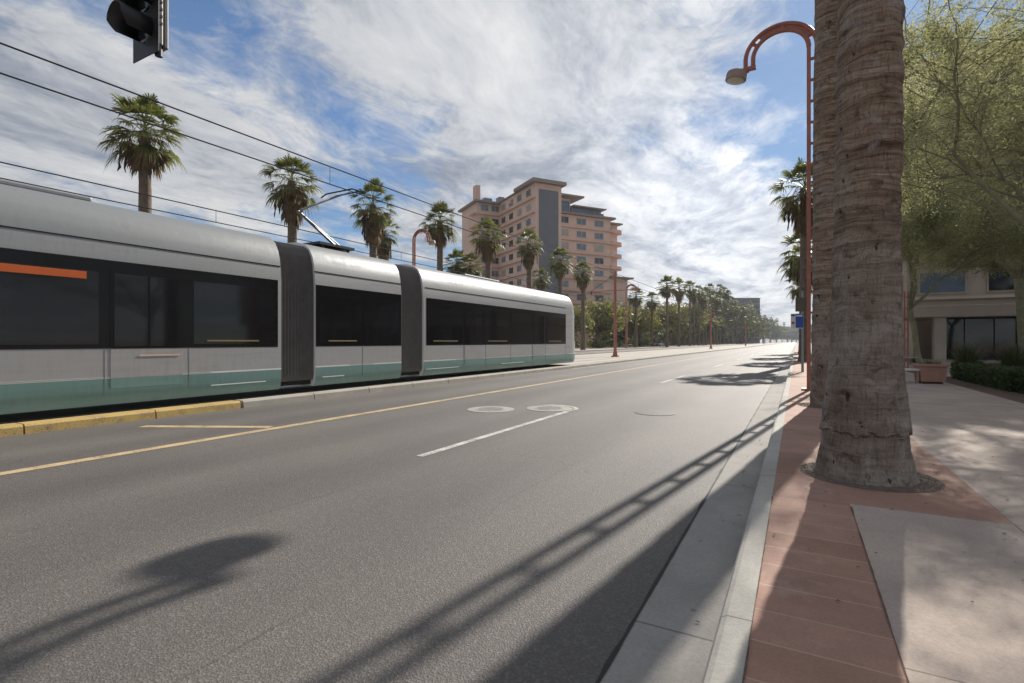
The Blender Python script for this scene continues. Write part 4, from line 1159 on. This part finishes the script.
for k in range(1, 9):
    z = 38 - k * FH + 1.05
    for u in (2.2, 7.0, 11.5, 16.0): win('A', u, z, 2.3, 1.6, 'dark_glass')
    for u in (-5.3, -2.3): win('L', u, z, 2.1, 1.6)
    zr = 35.4 - k * FH + 1.05
    for u in (14.2, 19.8, 25.6): win('R', u, zr, 3.0, 1.75)
    if True:
        g = MB(); g.box(8.2, 11.5, 12.9, 13.02, zr - .3, zr + 1.8); g.build('balcony_door', 'dark_glass', ht)
y, dep = atx(607, -52)
lb = thing('low_building', 'low pinkish building with a dark window strip behind the shrubs', 'building', (-56, y - 12, .1), TH)
g = MB(); g.box(-10, 12, 0, 9, 0, 4.6); g.build('wall', 'low_wall', lb)
g = MB(); g.box(-9.5, 11.5, -.06, -.01, 1.3, 2.2); g.build('window', 'dark_glass', lb)
g = MB(); g.box(-10.4, 12.4, -.6, 9.3, 4.6, 5.0); g.build('roof', 'roof_slab', lb)
# far blocks
def block(name, lab, px0, px1, ytop, X, depth, wallm, winm, rows, cols, D=20):
    y, dep = atx((px0 + px1) / 2, X); H = zat(ytop, dep); w = (px1 - px0) / F * dep
    t = thing(name, lab, 'building', (X, y, .1), TH)
    g = MB(); g.box(-w / 2, w / 2, 0, D, 0, H); g.build('wall', wallm, t)
    for r_ in range(rows):
        z = H * (r_ + .35) / rows
        for c_ in range(cols):
            x = -w / 2 + w * (c_ + .12) / cols
            g = MB(); g.box(x, x + w * .76 / cols, -.08, -.01, z, z + H * .5 / rows); g.build('window', winm, t)
    g = MB(); g.box(-w / 2 - .3, w / 2 + .3, -.3, D + .3, H, H + .8); g.build('parapet', wallm, t)
block('office_block', 'distant dark grey office block above the far trees', 735, 760, 299, -34, 0, 'office_grey', 'dark_glass', 8, 6, 24)
block('glass_building', 'distant pale blue glass building between the red pole and the palms', 628, 641, 300, -64, 0, 'pale_glass', 'window_glass', 7, 3, 8)

lt = MB(); rd = random.Random(91)
for i in range(420):
    if i < 260: x, y, z = rd.uniform(.4, 4.2), rd.uniform(1.8, 14), .156
    elif i < 340: x, y, z = -.45 - abs(rd.gauss(0, .12)), rd.uniform(1.5, 25), .010
    else: x, y, z = rd.uniform(-.15, 1.3), rd.uniform(2, 14), .158
    a = rd.uniform(0, 6.283); l = rd.uniform(.006, .02); w_ = l * .45; c_, s_ = math.cos(a), math.sin(a)
    lt.add([(x - c_ * l, y - s_ * l, z), (x + s_ * w_, y - c_ * w_, z + .004), (x + c_ * l, y + s_ * l, z + .002), (x - s_ * w_, y + c_ * w_, z + .006)], [(0, 1, 2, 3)])
tag(lt.build('leaf_litter', 'dead_frond'), 'tiny dry leaves scattered over the paving', 'leaf litter', kind='stuff')
# ------------------------------------------------------------------ light
SUN_EL = 32.8; SX, SY = .142, 1.0
az = math.atan2(SX, SY)
sdir = Vector((math.sin(az) * math.cos(R(SUN_EL)), math.cos(az) * math.cos(R(SUN_EL)), math.sin(R(SUN_EL))))
sl = bpy.data.lights.new('sun', 'SUN'); sl.energy = 4.8; sl.angle = R(.5); sl.color = (1, .94, .85)
so = bpy.data.objects.new('sun', sl); col.objects.link(so); so.rotation_euler = sdir.to_track_quat('Z', 'Y').to_euler(); so.location = sdir * 100

w = bpy.data.worlds.new('World'); scene.world = w; w.use_nodes = True
nt = w.node_tree; nt.nodes.clear()
out = nd(nt, 'ShaderNodeOutputWorld'); bg = nd(nt, 'ShaderNodeBackground'); nt.links.new(bg.outputs[0], out.inputs[0])
sky = nd(nt, 'ShaderNodeTexSky', sky_type='NISHITA'); sky.sun_disc = False
sky.sun_elevation = R(SUN_EL); sky.sun_rotation = az; sky.altitude = 350; sky.dust_density = .25; sky.ozone_density = 2.0
STR = .12; LUM0 = .47; LUMG = .20
dirv = nd(nt, 'ShaderNodeVectorMath', {0: coords(nt, 'Generated')}, operation='NORMALIZE').outputs[0]
sep = nd(nt, 'ShaderNodeSeparateXYZ', {0: dirv})
zc = math_(nt, 'ADD', math_(nt, 'MAXIMUM', sep.outputs[2], 0.0), .13)
plane = nd(nt, 'ShaderNodeCombineXYZ', {0: math_(nt, 'DIVIDE', sep.outputs[0], zc), 1: math_(nt, 'DIVIDE', sep.outputs[1], zc), 2: 0.0}).outputs[0]
rotp = nd(nt, 'ShaderNodeMapping', {0: plane, 2: (0, 0, R(38)), 3: (1.0, .62, 1)}).outputs[0]
def blob(px, py, k, amt):
    d = ray(px, py).normalized()
    dt = nd(nt, 'ShaderNodeVectorMath', {0: dirv, 1: d[:]}, operation='DOT_PRODUCT').outputs['Value']
    e = math_(nt, 'EXPONENT', math_(nt, 'MULTIPLY', math_(nt, 'SUBTRACT', dt, 1.0), k))
    return math_(nt, 'MULTIPLY', e, amt)
wv = nd(nt, 'ShaderNodeTexNoise', {'Vector': rotp, 'Scale': 1.6, 'Detail': 4.0}).outputs['Color']
rotw = nd(nt, 'ShaderNodeVectorMath', {0: rotp, 1: nd(nt, 'ShaderNodeVectorMath', {0: wv, 3: .35}, operation='SCALE').outputs[0]}, operation='ADD').outputs[0]
n1 = nz(nt, rotw, 1.25, 9, .6, .2); n2 = nz(nt, rotw, 3.6, 10, .68, .3); n4 = nz(nt, rotw, 11, 9, .72, .2)
streak = nz(nt, nd(nt, 'ShaderNodeMapping', {0: rotw, 2: (0, 0, R(-12)), 3: (.7, 3.0, 1)}).outputs[0], 2.4, 9, .66, .3)
tex = math_(nt, 'ADD', math_(nt, 'MULTIPLY', n2, .72), math_(nt, 'ADD', math_(nt, 'MULTIPLY', streak, .15), math_(nt, 'MULTIPLY', n4, .13)))
dens = math_(nt, 'ADD', math_(nt, 'MULTIPLY', n1, .55), math_(nt, 'MULTIPLY', tex, .50))
for b in ((215, 30, 160, -.10), (100, 0, 150, -.03), (310, 225, 110, -.08), (380, 170, 110, -.07), (810, 90, 70, -.12), (960, 25, 60, -.14), (620, 140, 400, -.05),
          (715, 200, 120, .12), (600, 150, 200, .03), (470, 60, 60, .06), (40, 130, 40, .07), (560, 40, 80, .05), (240, 120, 120, .05), (740, 280, 100, .06)):
    dens = math_(nt, 'ADD', dens, blob(*b))
cover = ramp(nt, dens, [(.425, (.06, .06, .06)), (.475, (.42, .42, .42)), (.535, (.96, .96, .96))])
dsun = nd(nt, 'ShaderNodeVectorMath', {0: dirv, 1: sdir[:]}, operation='DOT_PRODUCT').outputs['Value']
glow = math_(nt, 'POWER', math_(nt, 'MAXIMUM', dsun, 0.0), 4.0)
n3 = nz(nt, nd(nt, 'ShaderNodeMapping', {0: rotw, 1: (.06, .10, 0)}).outputs[0], 2.0, 9, .62, .3)
shade = math_(nt, 'ADD', math_(nt, 'MULTIPLY', n3, .55), math_(nt, 'MULTIPLY', tex, .45))
ccol = ramp(nt, shade, [(.39, (.36, .40, .49)), (.46, (.56, .60, .68)), (.53, (.86, .88, .92)), (.62, (1.10, 1.10, 1.10))])
lum = math_(nt, 'ADD', LUM0, math_(nt, 'MULTIPLY', glow, LUMG))
for b in ((715, 195, 90, .24), (640, 150, 120, .12), (720, 290, 120, .10)): lum = math_(nt, 'ADD', lum, blob(*b))
lum = math_(nt, 'MULTIPLY', lum, math_(nt, 'ADD', .90, math_(nt, 'MULTIPLY', n4, .2)))
ccol = mix(nt, 1, ccol, nd(nt, 'ShaderNodeCombineColor', {0: lum, 1: lum, 2: lum}).outputs[0], 'MULTIPLY')
skyc = nd(nt, 'ShaderNodeVectorMath', {0: sky.outputs[0], 3: STR}, operation='SCALE').outputs[0]
skyc = mix(nt, 1, skyc, (.80, .88, 1.0), 'MULTIPLY')
skl = nd(nt, 'ShaderNodeRGBToBW', {0: skyc}).outputs[0]
skf = math_(nt, 'DIVIDE', 1.0, math_(nt, 'ADD', 1.0, math_(nt, 'MULTIPLY', skl, 1.1)))
skyc = nd(nt, 'ShaderNodeVectorMath', {0: skyc, 3: math_(nt, 'MULTIPLY', skf, 1.15)}, operation='SCALE').outputs[0]
skyc = mix(nt, 1, skyc, (.64, .74, .77), 'MULTIPLY')
final = mix(nt, cover, skyc, ccol)
nt.links.new(final, bg.inputs[0]); bg.inputs[1].default_value = 1.0

scene.view_settings.view_transform = 'Standard'; scene.view_settings.look = 'None'; scene.view_settings.gamma = 1; scene.view_settings.exposure = 0.42
scene.render.engine = 'CYCLES'
scene.cycles.use_denoising = True
scene.cycles.max_bounces = 6; scene.cycles.transparent_max_bounces = 4
scene.cycles.sample_clamp_indirect = 4

hz = MB(); hz.box(-130, 110, -90, 1100, -1.1, 60)
m = bpy.data.materials.new('haze'); m.use_nodes = True; m.node_tree.nodes.clear()
ho = m.node_tree.nodes.new('ShaderNodeOutputMaterial'); hv = m.node_tree.nodes.new('ShaderNodeVolumePrincipled')
hv.inputs['Color'].default_value = (.86, .92, 1, 1); hv.inputs['Density'].default_value = .00018; hv.inputs['Anisotropy'].default_value = .3
m.node_tree.links.new(hv.outputs[0], ho.inputs['Volume']); M['haze'] = m
tag(hz.build('haze', 'haze'), 'thin pale haze down the street', kind='stuff')
